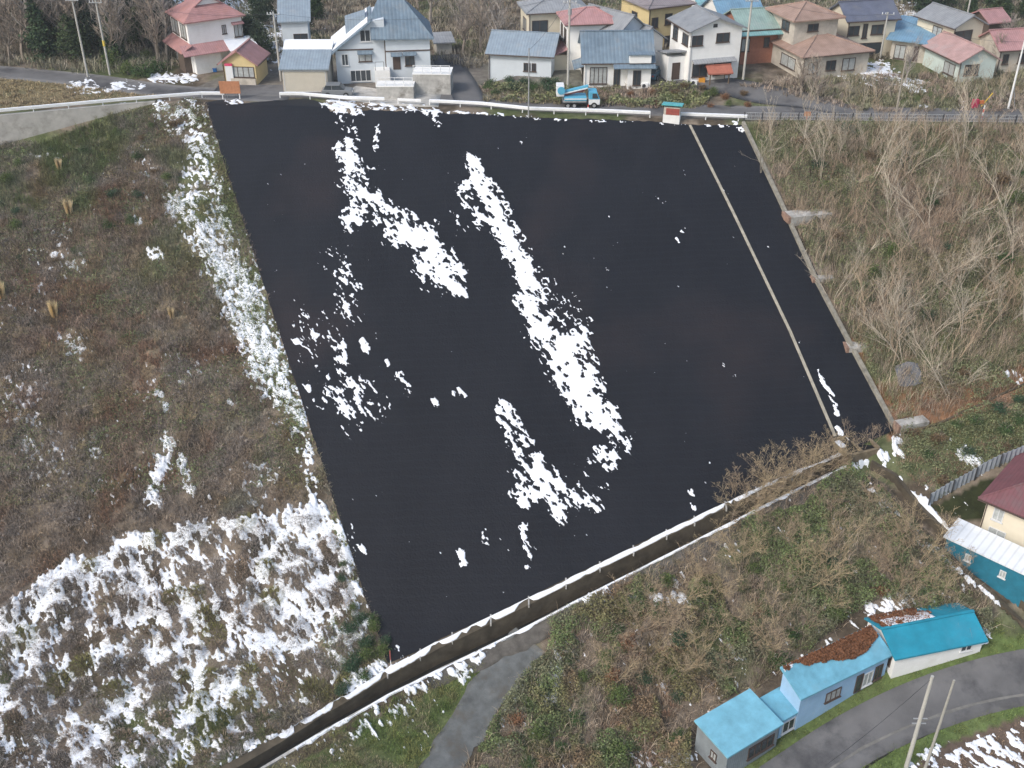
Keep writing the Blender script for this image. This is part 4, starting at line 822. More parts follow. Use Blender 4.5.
pole('tall grey pole in front of the brick-red house by the driveway', 743, 80, -8, r=.15, arms=2, key='f')
pole('slanting brown pole among bushes in front of the low blue-roofed house', 896, 112, 57, r=.12, arms=0, m=mat('weathered_pole', (.30, .27, .23), .9, .15), key='g')
pole('grey pole in front of the house with the dark blue tiled roof', 880, 58, 12, r=.12, arms=1, key='h')
e = pole('white leaning pole with a guy wire near the orange barrier', 1008, 109, 40, r=.13, arms=0, m=M_WHITE, key='i'); MB().tube([(0, 0, 3), (.9, .2, -.3)], .04, 5).build('guy_wire', M_GREYM, e)
pole('far grey pole behind the beige house', 965, 25, -8, r=.13, arms=1, key='j')
e = pole('thick concrete utility pole on the grass verge of the lower road', 906, 768, 676, r=.17, arms=0, key='k')
for k in range(4): MB().box(-.5, .5, -.05, .03, 4.8+k*.5, 4.86+k*.5).build('cross_arm', M_GREYM, e) if k < 2 else None
pole('thinner pole beside the thick concrete one on the verge of the lower road', 924, 772, 680, r=.12, arms=0, m=mat('thin_pole', (.34, .33, .30), .9, .15), tilt=(0, math.radians(1)), key='l')
def wire(a, b, sag, label):
    A = np.array(a); B = np.array(b); pts = [tuple(A+(B-A)*t-np.array([0, 0, sag*4*t*(1-t)])) for t in np.linspace(0, 1, 17)]
    o = MB().tube(pts, .018, 3, caps=False).build('power_line', M_DARKM); tag(o, label, 'power line', 'power lines')
K = POLES
wire(K['a'], (K['a'][0]-40, K['a'][1]-2, K['a'][2]), .6, 'power line running off from the slim grey pole by the dark wood')
wire(K['b'], K['c'], 1.0, 'power line passing before the red-roofed house'); wire(K['c'], K['e'], 1.6, 'power line passing before the big blue-roofed house')
wire(K['e'], K['f'], 1.2, 'power line crossing over the white house with the grey gable'); wire(K['f'], K['h'], 1.0, 'power line over the orange-brown roofs'); wire(K['e'], K['d'], .5, 'power line slanting down to the slender steel pole'); wire(K['h'], K['i'], .9, 'power line over the pink-roofed bungalow')
x, y, z = G(825, 768); wire(K['k'], (x, y, z+.3), .3, 'pale guy cable stretched over the lower road')
# ------------------------------------------------------------------ vehicles
def wheels(e, xs_, W, r=.33, z=.33):
    for x in xs_:
        for y in (0.02, W-.02):
            t = MB().cyl((x, y, z), 'y', r, .24, 18).build('wheel', M_BLACK, e); MB().cyl((x, y, z), 'y', r*.55, .26, 12).build('rim', M_GREYM, t)
def car(label, px, py, yaw, col, L=3.6, W=1.6):
    x, y, z = G(px, py); e = empty('parked_car', (x, y, z+.05), yaw, label, 'car', 'parked cars')
    h = 1.5; b = MB().ext([(0, .3), (L, .3), (L+.05, .75), (L*.93, .85), (L*.76, .93), (L*.08, .95), (-.03, .85)], .0, W).build('body', col, e, bevel=.06)
    MB().ext([(L*.06, .93), (L*.76, .92), (L*.60, h-.06), (L*.14, h-.06)], .1, W-.1).build('windows', M_GLASS, e, bevel=.02)
    MB().box(L*.14, L*.60, .08, W-.08, h-.07, h).build('roof', col, e, bevel=.03)
    for u in (.33,): MB().box(L*u, L*u+.07, .085, W-.085, .94, h-.05).build('pillar', col, e)
    for y_ in (.2, W-.45): MB().box(L+.0, L+.07, y_, y_+.25, .62, .76).build('headlight', M_WHITE, e); MB().box(-.06, 0, y_, y_+.22, .65, .8).build('tail_light', M_RED, e)
    wheels(e, (L*.2, L*.8), W); return e
car('dark grey car parked behind the guard rail below the garage', 322, 98.5, .0, mat('car_grey', (.18, .19, .20), .35, .05, spec=.6))
car('small white car parked beside the blue-roofed low house', 893, 56, -.15, mat('car_white', (.7, .71, .72), .35, .05, spec=.6), 3.3)
car('blue car parked between the two white houses above the slope', 655, 83, 1.2, mat('car_blue', (.05, .12, .17), .3, .05, spec=.6), 3.4)
# light blue works truck
x, y, z = G(562, 109); e = empty('works_truck', (x, y-.0, z+.05), .02, 'light blue works truck with a raised boom parked on the road', 'truck')
CY = mat('cyan_paint', (.10, .38, .56), .45, .1, 2); L = 4.9; W = 1.9
MB().box(0, L, .25, W-.25, .55, .75).build('chassis', M_DARKM, e); MB().box(.1, 3.2, .05, W-.05, .78, 1.0).build('deck', M_GREYM, e, bevel=.02)
MB().box(.3, 3.2, .0, W, 1.0, 1.5).build('side_body', CY, e, bevel=.05); MB().box(.3, 3.2, -.02, -.002, 1.18, 1.32).build('side_stripe', M_WHITE, e)
MB().ext([(3.5, .45), (L+.05, .45), (L+.08, 1.15), (3.5, 1.15)], .05, W-.05).build('cab_lower', M_WHITE, e, bevel=.05)
MB().ext([(3.5, 1.152), (L+.06, 1.152), (L-.35, 2.15), (3.5, 2.15)], .05, W-.05).build('cab', CY, e, bevel=.06)
MB().ext([(3.95, 1.3), (L-.12, 1.3), (L-.42, 1.95), (3.95, 1.95)], .03, W-.03).build('cab_window', M_GLASS, e); MB().prism([(L+.02, .2, 1.32), (L+.02, W-.2, 1.32), (L-.3, W-.2, 2.0), (L-.3, .2, 2.0)], .03).build('windscreen', M_GLASS, e)
MB().prism([(-.5, .55, 2.0), (3.4, .45, 2.95), (3.4, .85, 2.95), (-.5, .95, 2.0)], .42).build('boom', CY, e, bevel=.04); MB().prism([(-.3, .36, 1.8), (3.3, .30, 2.66), (3.3, .40, 2.66), (-.3, .44, 1.8)], .14).build('boom_stripe', M_WHITE, e)
MB().prism([(.4, .9, 1.75), (3.0, .9, 2.3), (3.0, 1.3, 2.3), (.4, 1.3, 1.75)], .3).build('boom_section', mat('boom_red', (.4, .12, .1)), e)
MB().box(-.75, .25, .1, W-.1, 1.55, 2.95).build('rear_box', M_WHITE, e, bevel=.06); MB().cyl((-.15, .07, 2.35), 'y', .5, .14, 22).build('reel', CY, e)
wheels(e, (.75, 1.6, 4.2), W, .38, .38); e.scale = (.88, .88, .88)
# red cone, warning post, barrier
x, y, z = G(588, 112); e = empty('traffic_cone', (x, y, z+.05), 0, 'red and white traffic cone standing by the wheels of the blue truck', 'traffic cone')
MB().box(-.2, .2, -.2, .2, 0, .05).build('base', M_RED, e); MB().tube([(0, 0, .05), (0, 0, .38)], [.16, .1], 12).build('lower_cone', M_RED, e); MB().tube([(0, 0, .38), (0, 0, .55)], [.1, .075], 12).build('band', M_WHITE, e); MB().tube([(0, 0, .55), (0, 0, .85)], [.075, .03], 12).build('upper_cone', M_RED, e)
x, y, z = G(981, 122); e = empty('warning_post', (x, y, z), 0, 'red and white striped post in front of the dark railing', 'post')
for k in range(5): MB().tube([(0, 0, .4*k-.1), (0, 0, .4*k+.3)], .07, 8).build('band', M_RED if k % 2 else M_WHITE, e)
x, y, z = G(978, 110); e = empty('road_barrier', (x, y, z), .2, 'orange and yellow barrier with a red box beyond the dark railing', 'barrier')
MB().box(-.9, -.2, -.2, .2, .3, 1.3).build('red_box', mat('crimson', (.4, .03, .08)), e, bevel=.04); MB().box(-.1, .5, -.1, .1, .7, 1.1).build('orange_panel', M_ORANGE, e)
MB().tube([(.3, 0, .4), (1.4, 0, 1.9)], .06, 6).build('arm', mat('yellow_paint', (.6, .42, .05)), e); MB().tube([(0, 0, -.2), (0, 0, .8)], .05, 6).build('leg', M_GREYM, e); MB().tube([(.4, 0, -.2), (.4, 0, .8)], .05, 6).build('leg', M_GREYM, e)
x, y, z = G(806, 124); e = empty('road_sign', (x, y, z), 0, 'small faded orange sign on a post beside the dark railing', 'sign'); MB().box(-.35, .35, -.03, .03, .9, 1.4).build('board', mat('faded_orange', (.42, .19, .10)), e); MB().tube([(0, .05, -.3), (0, .05, 1.3)], .035, 6).build('post', M_RED, e)
# clutter by the houses
def crate(label, px, py, col, s=(.9, .5, .5), rz=0, name='plastic_crate'):
    x, y, z = G(px, py); e = empty(name, (x, y, z), rz, label, 'crate'); a, b, h = s
    m = MB(); m.box(0, a, 0, .05, -.1, h); m.box(0, a, b-.05, b, -.1, h); m.box(0, .05, .05, b-.05, -.1, h); m.box(a-.05, a, .05, b-.05, -.1, h); m.box(.05, a-.05, .05, b-.05, -.1, .05); m.build('tub', col, e)
    r = MB(); r.box(-.04, a+.04, -.04, .0, h-.1, h+.02); r.box(-.04, a+.04, b, b+.04, h-.1, h+.02); r.build('rim', col, e)
TARP = mat('blue_plastic', (.03, .18, .50), .5, .1)
crate('bright blue plastic tub beside the wall of the red-roofed house', 204, 72, TARP, (1.6, .7, .45)); crate('pale blue tub lying before the dark bay of the red-roofed house', 183, 70, mat('pale_blue_plastic', (.25, .5, .65)), (.9, .6, .5), .3)
crate('orange tub beside the steps of the white two-storey house', 699, 83, mat('orange_plastic', (.65, .30, .04)), (.7, .5, .5))
crate('red planter in front of the royal blue-roofed house', 629, 87, M_RED, (.8, .4, .3), name='planter')
for lab, px, py in (('white air conditioner unit by the corner of the royal blue-roofed house', 641, 88), ('white air conditioner unit below the white two-storey house', 690, 85)):
    x, y, z = G(px, py); e = empty('air_conditioner', (x, y-.3, z), 0, lab, 'air conditioner'); MB().box(0, .8, 0, .3, .05, .65).build('casing', M_WHITE, e, bevel=.03); MB().cyl((.3, -.01, .35), 'y', .22, .03, 16).build('fan_grille', M_DARKM, e)
# ------------------------------------------------------------------ vegetation
M_VEG = vcmat('dry_stems', .9, .1, var=.12, sc=2.)
M_LEAF = vcmat('leaves', .7, .2, var=.15, sc=3.)
def sample(poly, dens, xr, yr, seed):
    r = np.random.default_rng(seed); n = int((xr[1]-xr[0])*(yr[1]-yr[0])*dens)
    x = r.uniform(*xr, n); y = r.uniform(*yr, n); z = ground(x, y); px, py = proj(x, y, z)
    ok = pip(px, py, poly) & (dquad(x, y) > .12)
    for L, w in ((LROAD, 2.1), (GPATH, 1.7), (TROAD, 2.3), (D2A, .8)): ok &= dseg(x, y, L)[0] > w
    d, p = dseg(x, y, CM); w = np.interp(p*(len(CW)-1), np.arange(len(CW)), CW); ok &= d > w/2+.02
    return x[ok], y[ok], px[ok], py[ok]
def stS(px, py):
    S = np.zeros(len(px))
    for p, w, dd in ST: S = np.maximum(S, dd*(1-sstep(.6, 1.7, dseg(px, py, p)[0]/w)))
    return S
def pal(cols, w):
    """pick colours by weight maps"""
    c = np.zeros((len(w[0]), 3)); t = sum(w)
    for a, b in zip(cols, w): c += np.array(a)[None]*(b/t)[:, None]
    return c
def blades(name, x, y, h, wd, lean, col, seed, label=None, zf=None, va=(.45, 1.55)):
    r = np.random.default_rng(seed); n = len(x)
    z = (zf or ground_cut)(x, y)-.04
    a = r.uniform(0, 2*np.pi, n); d = np.stack([np.cos(a), np.sin(a)], 1)
    L = lean[0]+r.normal(0, 1, (n, 2))*lean[1] if isinstance(lean, tuple) else lean
    B = np.stack([x, y, z], 1)
    s = np.concatenate([d*wd[:, None]/2, np.zeros((n, 1))], 1)
    t1 = B+np.concatenate([L*h[:, None]*.30, (h*.58)[:, None]], 1); t2 = B+np.concatenate([L*h[:, None]*.95, (h*(1-.35*np.minimum(1, np.linalg.norm(L, axis=1))))[:, None]], 1)
    V = np.stack([B-s, B+s, t1-s*.8, t1+s*.8, t2], 1).reshape(-1, 3)
    i = np.arange(n)[:, None]*5
    T = np.concatenate([i+[0, 1, 3], i+[0, 3, 2], i+[2, 3, 4]]).reshape(-1, 3)
    c = np.repeat(col*r.uniform(*va, (n, 1)), 5, axis=0)
    o = npmesh(name, V, T, 3, M_VEG, c); tag(o, label, kind='stuff'); return o
def clump(x, y, per, rad, seed):
    r = np.random.default_rng(seed); n = len(x); a = r.uniform(0, 2*np.pi, n*per); q = np.sqrt(r.uniform(0, 1, n*per))*np.repeat(rad, per)
    ox = np.cos(a)*q; oy = np.sin(a)*q
    return np.repeat(x, per)+ox, np.repeat(y, per)+oy, np.stack([ox, oy], 1)/np.repeat(rad, per)[:, None]
Bn = (.325, .255, .195); Gy = (.37, .33, .30); Rd = (.30, .165, .105); Grn = (.13, .19, .06); Dg = (.07, .125, .05); Tn = (.40, .31, .20); Yg = (.27, .26, .10)
LEFT = [(-120, 118), (0, 142), (40, 144), (110, 116), (200, 100), (208, 108), (248, 222), (293, 345), (340, 500), (396, 666), (300, 724), (215, 775), (-120, 860)]
def veg_left():
    x, y, px, py = sample(LEFT, 8, (-62, -6), (47, 128), 21)
    keep = ~pip(px, py, MOUND_POLY) & (RNG.random(len(px)) > .85*sstep(.4, .6, stS(px, py))); x, y, px, py = x[keep], y[keep], px[keep], py[keep]
    r = np.random.default_rng(2); rad = r.uniform(.18, .55, len(x)); per = 20
    X, Y, O = clump(x, y, per, rad, 3)
    n = fbm(x, y, 7, 3, 71); n2 = fbm(x, y, 2.2, 3, 72); n3 = fbm(x, y, 4, 3, 73)
    up = sstep(330, 140, py)
    w = [np.ones(len(x))*.55, 1.0*sstep(.38, .58, n2), .9*sstep(.52, .66, n3), (3.0*sstep(.46, .58, n)*up+.7*sstep(.58, .68, n)*(1-up)), .5*sstep(.55, .7, n2)*up, 1.2*sstep(.58, .68, fbm(x, y, 1.6, 2, 74))*.6, 1.6*sstep(250, 330, px)*sstep(.4, .5, n3)]
    c = pal([Bn, Gy, Rd, Grn, Dg, Tn, Yg], w)*r.uniform(.6, 1.4, (len(x), 1))
    hh = .32+.95*fbm(x, y, 1.8, 3, 75); hh *= np.where((px > 175) & (px > 150+py*.28), .6, 1)
    H = np.repeat(hh, per)*r.uniform(.5, 1.2, len(X))
    blades('brown_undergrowth', X, Y, H, r.uniform(.018, .042, len(X)), O*.55+np.array([.1, -.55])+r.normal(0, .36, O.shape), np.repeat(c, per, axis=0), 4, 'rough brown weeds and dead stems covering the slope west of the black surface')
    # snow-field tussocks: drooping blades over each mound
    mm = [m for m in MOUNDS]; per = 700
    X = []; Y = []; Hh = []; O = []; Cc = []; Zb = []
    r = np.random.default_rng(8)
    for (a, b, R, H) in mm:
        k = int(per*R*R*.85); t = r.uniform(0, 2*np.pi, k); q = np.sqrt(r.uniform(0, .9, k))*R
        X.append(a+np.cos(t)*q); Y.append(b+np.sin(t)*q); O.append(np.stack([np.cos(t), np.sin(t)], 1)*(q/R)[:, None]); Hh.append(r.uniform(.2, .6, k)*(1.2-.8*q/R))
        base = np.array(Gy)*.9 if r.random() < .75 else np.array(Bn)*.95
        if r.random() < .12: base = np.array(Yg)*.8
        Cc.append(np.tile(base*r.uniform(.75, 1.15), (k, 1)))
    X, Y, O, Hh, Cc = map(np.concatenate, (X, Y, O, Hh, Cc))
    blades('tussock_grass', X, Y, Hh, r.uniform(.02, .04, len(X)), O*1.5+np.array([0, -.45])+r.normal(0, .2, O.shape), Cc, 9, 'drooping brown tussocks poking out of the snow', va=(.35, 1.75))
    x, y, px, py = sample(MOUND_POLY, 60, (-45, -6), (47, 78), 31); r = np.random.default_rng(5)
    n = fbm(x, y, 3, 3, 76); gw = sstep(.5, .62, n)*.8+1.0*pip(px, py, [(270, 640), (340, 640), (360, 710), (250, 760)])
    c = pal([Bn, Gy, Grn], [np.ones(len(x)), .8*np.ones(len(x)), 2*gw]); blades('short_grass', x, y, r.uniform(.12, .38, len(x)), r.uniform(.02, .045, len(x)), (np.array([0, -.3]), .5), c, 6, 'flattened brown and green grass between the snowy tussocks', va=(.4, 1.6))
veg_left()
BLR = [(215, 790), (300, 745), (388, 704), (470, 664), (500, 660), (490, 690), (440, 768), (420, 830), (215, 850)]
RLOW = [(500, 655), (560, 618), (700, 547), (775, 508), (850, 470), (872, 482), (900, 515), (990, 605), (990, 640), (880, 600), (850, 620), (770, 680), (690, 720), (690, 768), (700, 830), (450, 830)]
RUP = [(750, 124), (1100, 128), (1100, 348), (985, 398), (905, 424), (893, 415), (820, 280)]
R3P = [(900, 432), (985, 402), (1100, 362), (1100, 420), (960, 482), (940, 500), (900, 470)]
VERGE = [(690, 860), (780, 768), (840, 735), (1030, 650), (1030, 640), (985, 610), (885, 660), (800, 705), (728, 768)]
VERGE2 = [(860, 765), (915, 722), (1024, 690), (1100, 685), (1100, 700), (1024, 716), (935, 750), (900, 800), (820, 830)]
BANK = [(484, 86), (560, 90), (690, 86), (710, 104), (690, 110), (484, 102)]
TOPB = [(740, 86), (800, 78), (1100, 70), (1100, 112), (860, 112), (800, 100)]
TLB = [(-120, 70), (0, 76), (88, 84), (150, 92), (165, 97), (0, 109), (-120, 118)]
def scatter(name, poly, dens, xr, yr, seed, h, per, cols, wf, label=None, wd=(.02, .042), lean=np.array([0, -.1]), rad=(.15, .45), sp=.6):
    x, y, px, py = sample(poly, dens, xr, yr, seed); r = np.random.default_rng(seed+1)
    X, Y, O = clump(x, y, per, r.uniform(*rad, len(x)), seed+2); c = pal(cols, wf(x, y, px, py))*r.uniform(.7, 1.3, (len(x), 1))
    hh = (h[0]+(h[1]-h[0])*fbm(x, y, 1.7, 3, seed)); H = np.repeat(hh, per)*r.uniform(.5, 1.2, len(X))
    return blades(name, X, Y, H, r.uniform(*wd, len(X)), O*sp+lean+r.normal(0, .28, O.shape), np.repeat(c, per, axis=0), seed+3, label)
one = lambda x: np.ones(len(x))
scatter('verge_grass', BLR, 15, (-32, 6), (45, 64), 100, (.2, .55), 16, [Grn, Yg, Bn], lambda x, y, px, py: [.9*one(x), 1.6*sstep(.4, .6, fbm(x, y, 1.5, 3, 5)), 1.9*sstep(.45, .6, fbm(x, y, 2.5, 3, 6))], 'green and yellowish grass on the bank below the channel', wd=(.018, .034))
scatter('brushwood_grass', RLOW, 4.6, (-4, 48), (46, 84), 110, (.3, .95), 18, [Bn, Grn, Tn, Rd, Gy], lambda x, y, px, py: [.7*one(x), 1.6*sstep(.45, .6, fbm(x, y, 4, 3, 15)), .9*sstep(.45, .6, fbm(x, y, 2.5, 3, 16)), 1.6*sstep(.52, .62, fbm(x, y, 5, 3, 17))*(px < 760), .7*sstep(.45, .6, fbm(x, y, 3, 3, 18))], 'tangled brown and green brushwood between the channel and the blue sheds')
scatter('wood_undergrowth', RUP, 5.2, (24, 75), (80, 120), 120, (.3, 1.1), 16, [Bn, Gy, Grn, Rd, Tn], lambda x, y, px, py: [one(x), .9*sstep(.4, .6, fbm(x, y, 3, 3, 25)), 3.2*sstep(.43, .55, fbm(x, y, 5, 3, 26)), 1.3*sstep(.48, .6, fbm(x, y, 6, 3, 27))*sstep(200, 400, py), .6*one(x)], 'brown and green undergrowth of the wood east of the black slope')
scatter('bank_grass', R3P, 6, (34, 66), (70, 98), 130, (.2, .8), 16, [Bn, Grn, Tn, Rd], lambda x, y, px, py: [.8*one(x), 1.6*sstep(.48, .58, fbm(x, y, 3, 3, 35)), .9*sstep(.4, .6, fbm(x, y, 2, 3, 36)), .5*one(x)], 'pale dead grass and green patches on the bank above the sheet fence')
scatter('verge_grass', VERGE, 9, (10, 50), (46, 76), 140, (.1, .3), 14, [Grn, Yg, Bn], lambda x, y, px, py: [1.4*one(x), .8*one(x), .7*sstep(.5, .6, fbm(x, y, 2, 3, 45))], 'green grass verge in front of the blue sheds')
scatter('verge_grass', VERGE2, 12, (20, 60), (44, 66), 150, (.12, .32), 14, [Grn, Yg], lambda x, y, px, py: [2*one(x), 1.2*sstep(.4, .6, fbm(x, y, 2, 3, 55))], 'bright green grass between the lower road and the snowy field')
scatter('stubble', FIELD, 5, (20, 60), (40, 62), 160, (.12, .35), 10, [Bn, Rd, Tn], lambda x, y, px, py: [one(x), .6*one(x), .7*sstep(.4, .6, fbm(x, y, 1, 3, 65))], 'brown stubble sticking out of the snowy field')
scatter('bank_weeds', BANK, 5, (-6, 24), (124, 145), 170, (.3, 1.0), 14, [Bn, Grn, Gy, Yg, Rd], lambda x, y, px, py: [one(x), .9*sstep(.45, .6, fbm(x, y, 3, 3, 75)), .6*one(x), 1.4*sstep(.45, .6, fbm(x, y, 2, 3, 76))*(py > 98), .5*sstep(.5, .6, fbm(x, y, 2, 3, 77))], 'weedy bank below the village houses', wd=(.04, .08))
scatter('village_weeds', TOPB, 3.4, (24, 85), (121, 152), 180, (.3, 1.1), 14, [Bn, Grn, Gy, Rd], lambda x, y, px, py: [1.2*one(x), 1.8*sstep(.52, .60, fbm(x, y, 5, 3, 85)), .9*one(x), .5*sstep(.5, .6, fbm(x, y, 2, 3, 86))], 'brown weeds between the village houses and the railing', wd=(.04, .08))
scatter('dry_grass', TLB, 5, (-75, -36), (121, 142), 190, (.15, .5), 14, [Tn, Bn, Yg], lambda x, y, px, py: [1.6*one(x), .9*sstep(.45, .55, fbm(x, y, 3, 3, 95))+.5*(py > 92), .4*one(x)], 'straw-coloured dry grass between the hill road and the guard rail', wd=(.04, .07))
BACK = [(150, -30), (1100, -30), (1100, 60), (860, 70), (760, 66), (640, 60), (480, 76), (440, 60), (280, 60), (250, 70), (160, 66)]
scatter('back_weeds', BACK, 1.1, (-60, 95), (140, 205), 200, (.4, 1.4), 12, [Bn, Grn, Gy, Dg], lambda x, y, px, py: [1.2*one(x), 1.2*sstep(.52, .60, fbm(x, y, 6, 3, 85)), one(x), .6*one(x)], 'brown rough ground behind the village houses', wd=(.06, .12), rad=(.3, .9))
def leafmass(name, poly, dens, xr, yr, seed, top, cols, wf, label, size=(.045, .11)):
    x, y, px, py = sample(poly, dens, xr, yr, seed); r = np.random.default_rng(seed)
    cover = fbm(x, y, 3.2, 3, seed+5); ok = cover > .44; x, y, px, py, cover = x[ok], y[ok], px[ok], py[ok], cover[ok]
    hgt_ = top*sstep(.40, .60, cover)*(.5+.8*fbm(x, y, .9, 2, seed+6)); n = len(x)
    z = ground(x, y)+hgt_*r.uniform(.35, 1.05, n)
    return leaves(name, np.stack([x, y, z], 1), r.uniform(*size, n), pal(cols, wf(x, y, px, py))*(.65+.7*vn(x*1.6, y*1.6, seed))[:, None], seed, label)
def leaves(name, P, s, col, seed, label=None, parent=None, kind='stuff', flat=.6):
    r = np.random.default_rng(seed); n = len(P); a = r.normal(0, 1, (n, 3)); a[:, 2] *= flat; a /= np.linalg.norm(a, axis=1)[:, None]
    b = r.normal(0, 1, (n, 3)); b -= a*(a*b).sum(1)[:, None]; b /= np.linalg.norm(b, axis=1)[:, None]
    u = a*s[:, None]; v = b*s[:, None]*.55
    V = np.stack([P-u, P+v*1.0-u*.1, P+u, P-v-u*.1], 1).reshape(-1, 3); T = np.arange(n*4).reshape(n, 4)
    c = np.repeat(col*r.uniform(.6, 1.4, (n, 1)), 4, axis=0)
    o = npmesh(name, V, T, 4, M_LEAF, c, parent); tag(o, label, kind=kind); return o
leafmass('green_brushwood', RLOW, 330, (-4, 48), (46, 84), 300, 1.2, [Dg, Grn, Rd, Bn], lambda x, y, px, py: [one(x), 2.4*sstep(.42, .55, fbm(x, y, 2, 3, 5)), 1.8*sstep(.50, .60, fbm(x, y, 4.5, 3, 7))*(px < 740), .6*one(x)], 'leafy green brush with rust-coloured patches above the blue sheds')
leafmass('leafy_weeds', LEFT, 70, (-62, -6), (78, 128), 310, .6, [Dg, Grn, Rd, Bn], lambda x, y, px, py: [one(x), 1.2*one(x), 1.1*sstep(.52, .62, fbm(x, y, 3, 3, 7)), .5*one(x)], 'green leafy weeds on the upper part of the brown slope')
scatter('border_grass', [(330, 500), (345, 505), (398, 667), (352, 692), (318, 660), (350, 620)], 14, (-30, -6), (60, 85), 360, (.15, .4), 14, [Grn, Yg, Bn], lambda x, y, px, py: [one(x), .7*one(x), 1.2*sstep(.45, .6, fbm(x, y, 2, 3, 6))], 'green and brown grass beside the lowest part of the black surface')
leafmass('leafy_border', [(188, 108), (208, 106), (300, 360), (398, 666), (352, 690), (318, 640), (345, 600), (330, 510), (270, 400)], 90, (-45, -6), (60, 128), 350, .35, [Dg, Grn, Yg, Bn], lambda x, y, px, py: [one(x), 1.3*one(x), .7*one(x), .4*one(x)], 'green leafy weeds along the border of the black surface')
leafmass('leafy_undergrowth', RUP, 170, (24, 75), (80, 120), 320, .9, [Dg, Grn, Bn, Rd], lambda x, y, px, py: [one(x), one(x), .9*one(x), .8*sstep(.5, .6, fbm(x, y, 4, 3, 8))*(py > 250)], 'green creeping leaves under the bare saplings')
leafmass('leafy_bank', R3P, 110, (34, 66), (70, 98), 330, .7, [Dg, Grn, Bn], lambda x, y, px, py: [one(x), one(x), .8*one(x)], 'green leaves on the bank above the sheet fence')
leafmass('leafy_hedge', BANK, 60, (-6, 24), (124, 145), 340, .9, [Dg, Grn, Bn, Yg], lambda x, y, px, py: [one(x), .7*one(x), .8*one(x), .8*sstep(.4, .6, fbm(x, y, 2, 3, 8))], 'low leafy growth on the weedy bank by the truck', size=(.1, .2))
# leaves lying on shed roofs (a layer on the roof)
def roofleaves(shed, u, v, zfun, seed, nm='fallen_leaves', n=6000, wth=None):
    e, W, D = shed; r = np.random.default_rng(seed); x = r.uniform(u[0]*W, u[1]*W, n); y = r.uniform(v[0]*D, v[1]*D, n)
    ok = wth(x/W, y/D); x, y = x[ok], y[ok]
    col = pal([(.20, .09, .045), (.14, .07, .04)], [one(x), one(x)*1.0*fbm(x, y, 1, 2, 3)]); o = leaves(nm, np.stack([x, y, zfun(x, y)+r.uniform(.02, .16, len(x))], 1), r.uniform(.06, .13, len(x)), col, seed, parent=e, kind='stuff', flat=.25)
e, W, D = LEAFSHED
roofleaves(LEAFSHED, (0, 1.0), (.25, 1.05), lambda x, y: 2.9+.9*y/LEAFSHED[2]+.17, 5, n=15000, wth=lambda u, v: v > .95-.60*sstep(.02, .75, u)+.25*sstep(.72, 1.0, u)+.3*(fbm(u*9, v*4, 1, 3, 5)-.5))
roofleaves(WSHED, (0, .75), (.52, 1.05), lambda x, y: 1.85+.9*(1-(y-WSHED[2]/2)/(WSHED[2]/2))+.17, 6, n=5000, wth=lambda u, v: (u < .55+.3*(fbm(u*9, v*4, 1, 3, 5)-.5)))
def roofsnow(shed, zfun, dens, seed, nm='roof_snow'):
    e, W, D = shed; nx, ny = int(W/.12), int(D/.12); x, y = np.meshgrid(np.linspace(-.1, W+.1, nx), np.linspace(-.1, D+.1, ny)); m_ = dens(x/W, y/D)-.5+1.2*(fbm(x, y, .8, 4, seed)-.5)
    z = zfun(x, y)+np.clip(m_*.6, -.2, .12); k = m_ > -.05; kk = k[:-1, :-1] | k[1:, :-1] | k[1:, 1:] | k[:-1, 1:]; I = np.arange(x.size).reshape(x.shape)
    Fq = np.stack([I[:-1, :-1], I[:-1, 1:], I[1:, 1:], I[1:, :-1]], -1)[kk]
    if not len(Fq): return
    vis = np.unique(Fq); mp_ = np.full(x.size, -1); mp_[vis] = np.arange(len(vis)); npmesh(nm, np.stack([x, y, z], -1).reshape(-1, 3)[vis], mp_[Fq], 4, M_SNOW, parent=e, smooth=True)
roofsnow(WSHED, lambda x, y: 1.85+.9*(1-np.abs(y-WSHED[2]/2)/(WSHED[2]/2))+.2, lambda u, v: np.where((v > .52) & (u > .05) & (u < .6), .55+.25*sstep(.9, .6, v), -1), 4)
roofsnow(LEAFSHED, lambda x, y: 2.9+.9*y/LEAFSHED[2]+.24, lambda u, v: np.where((v > .85) & (u < .3), .42, -1), 5)
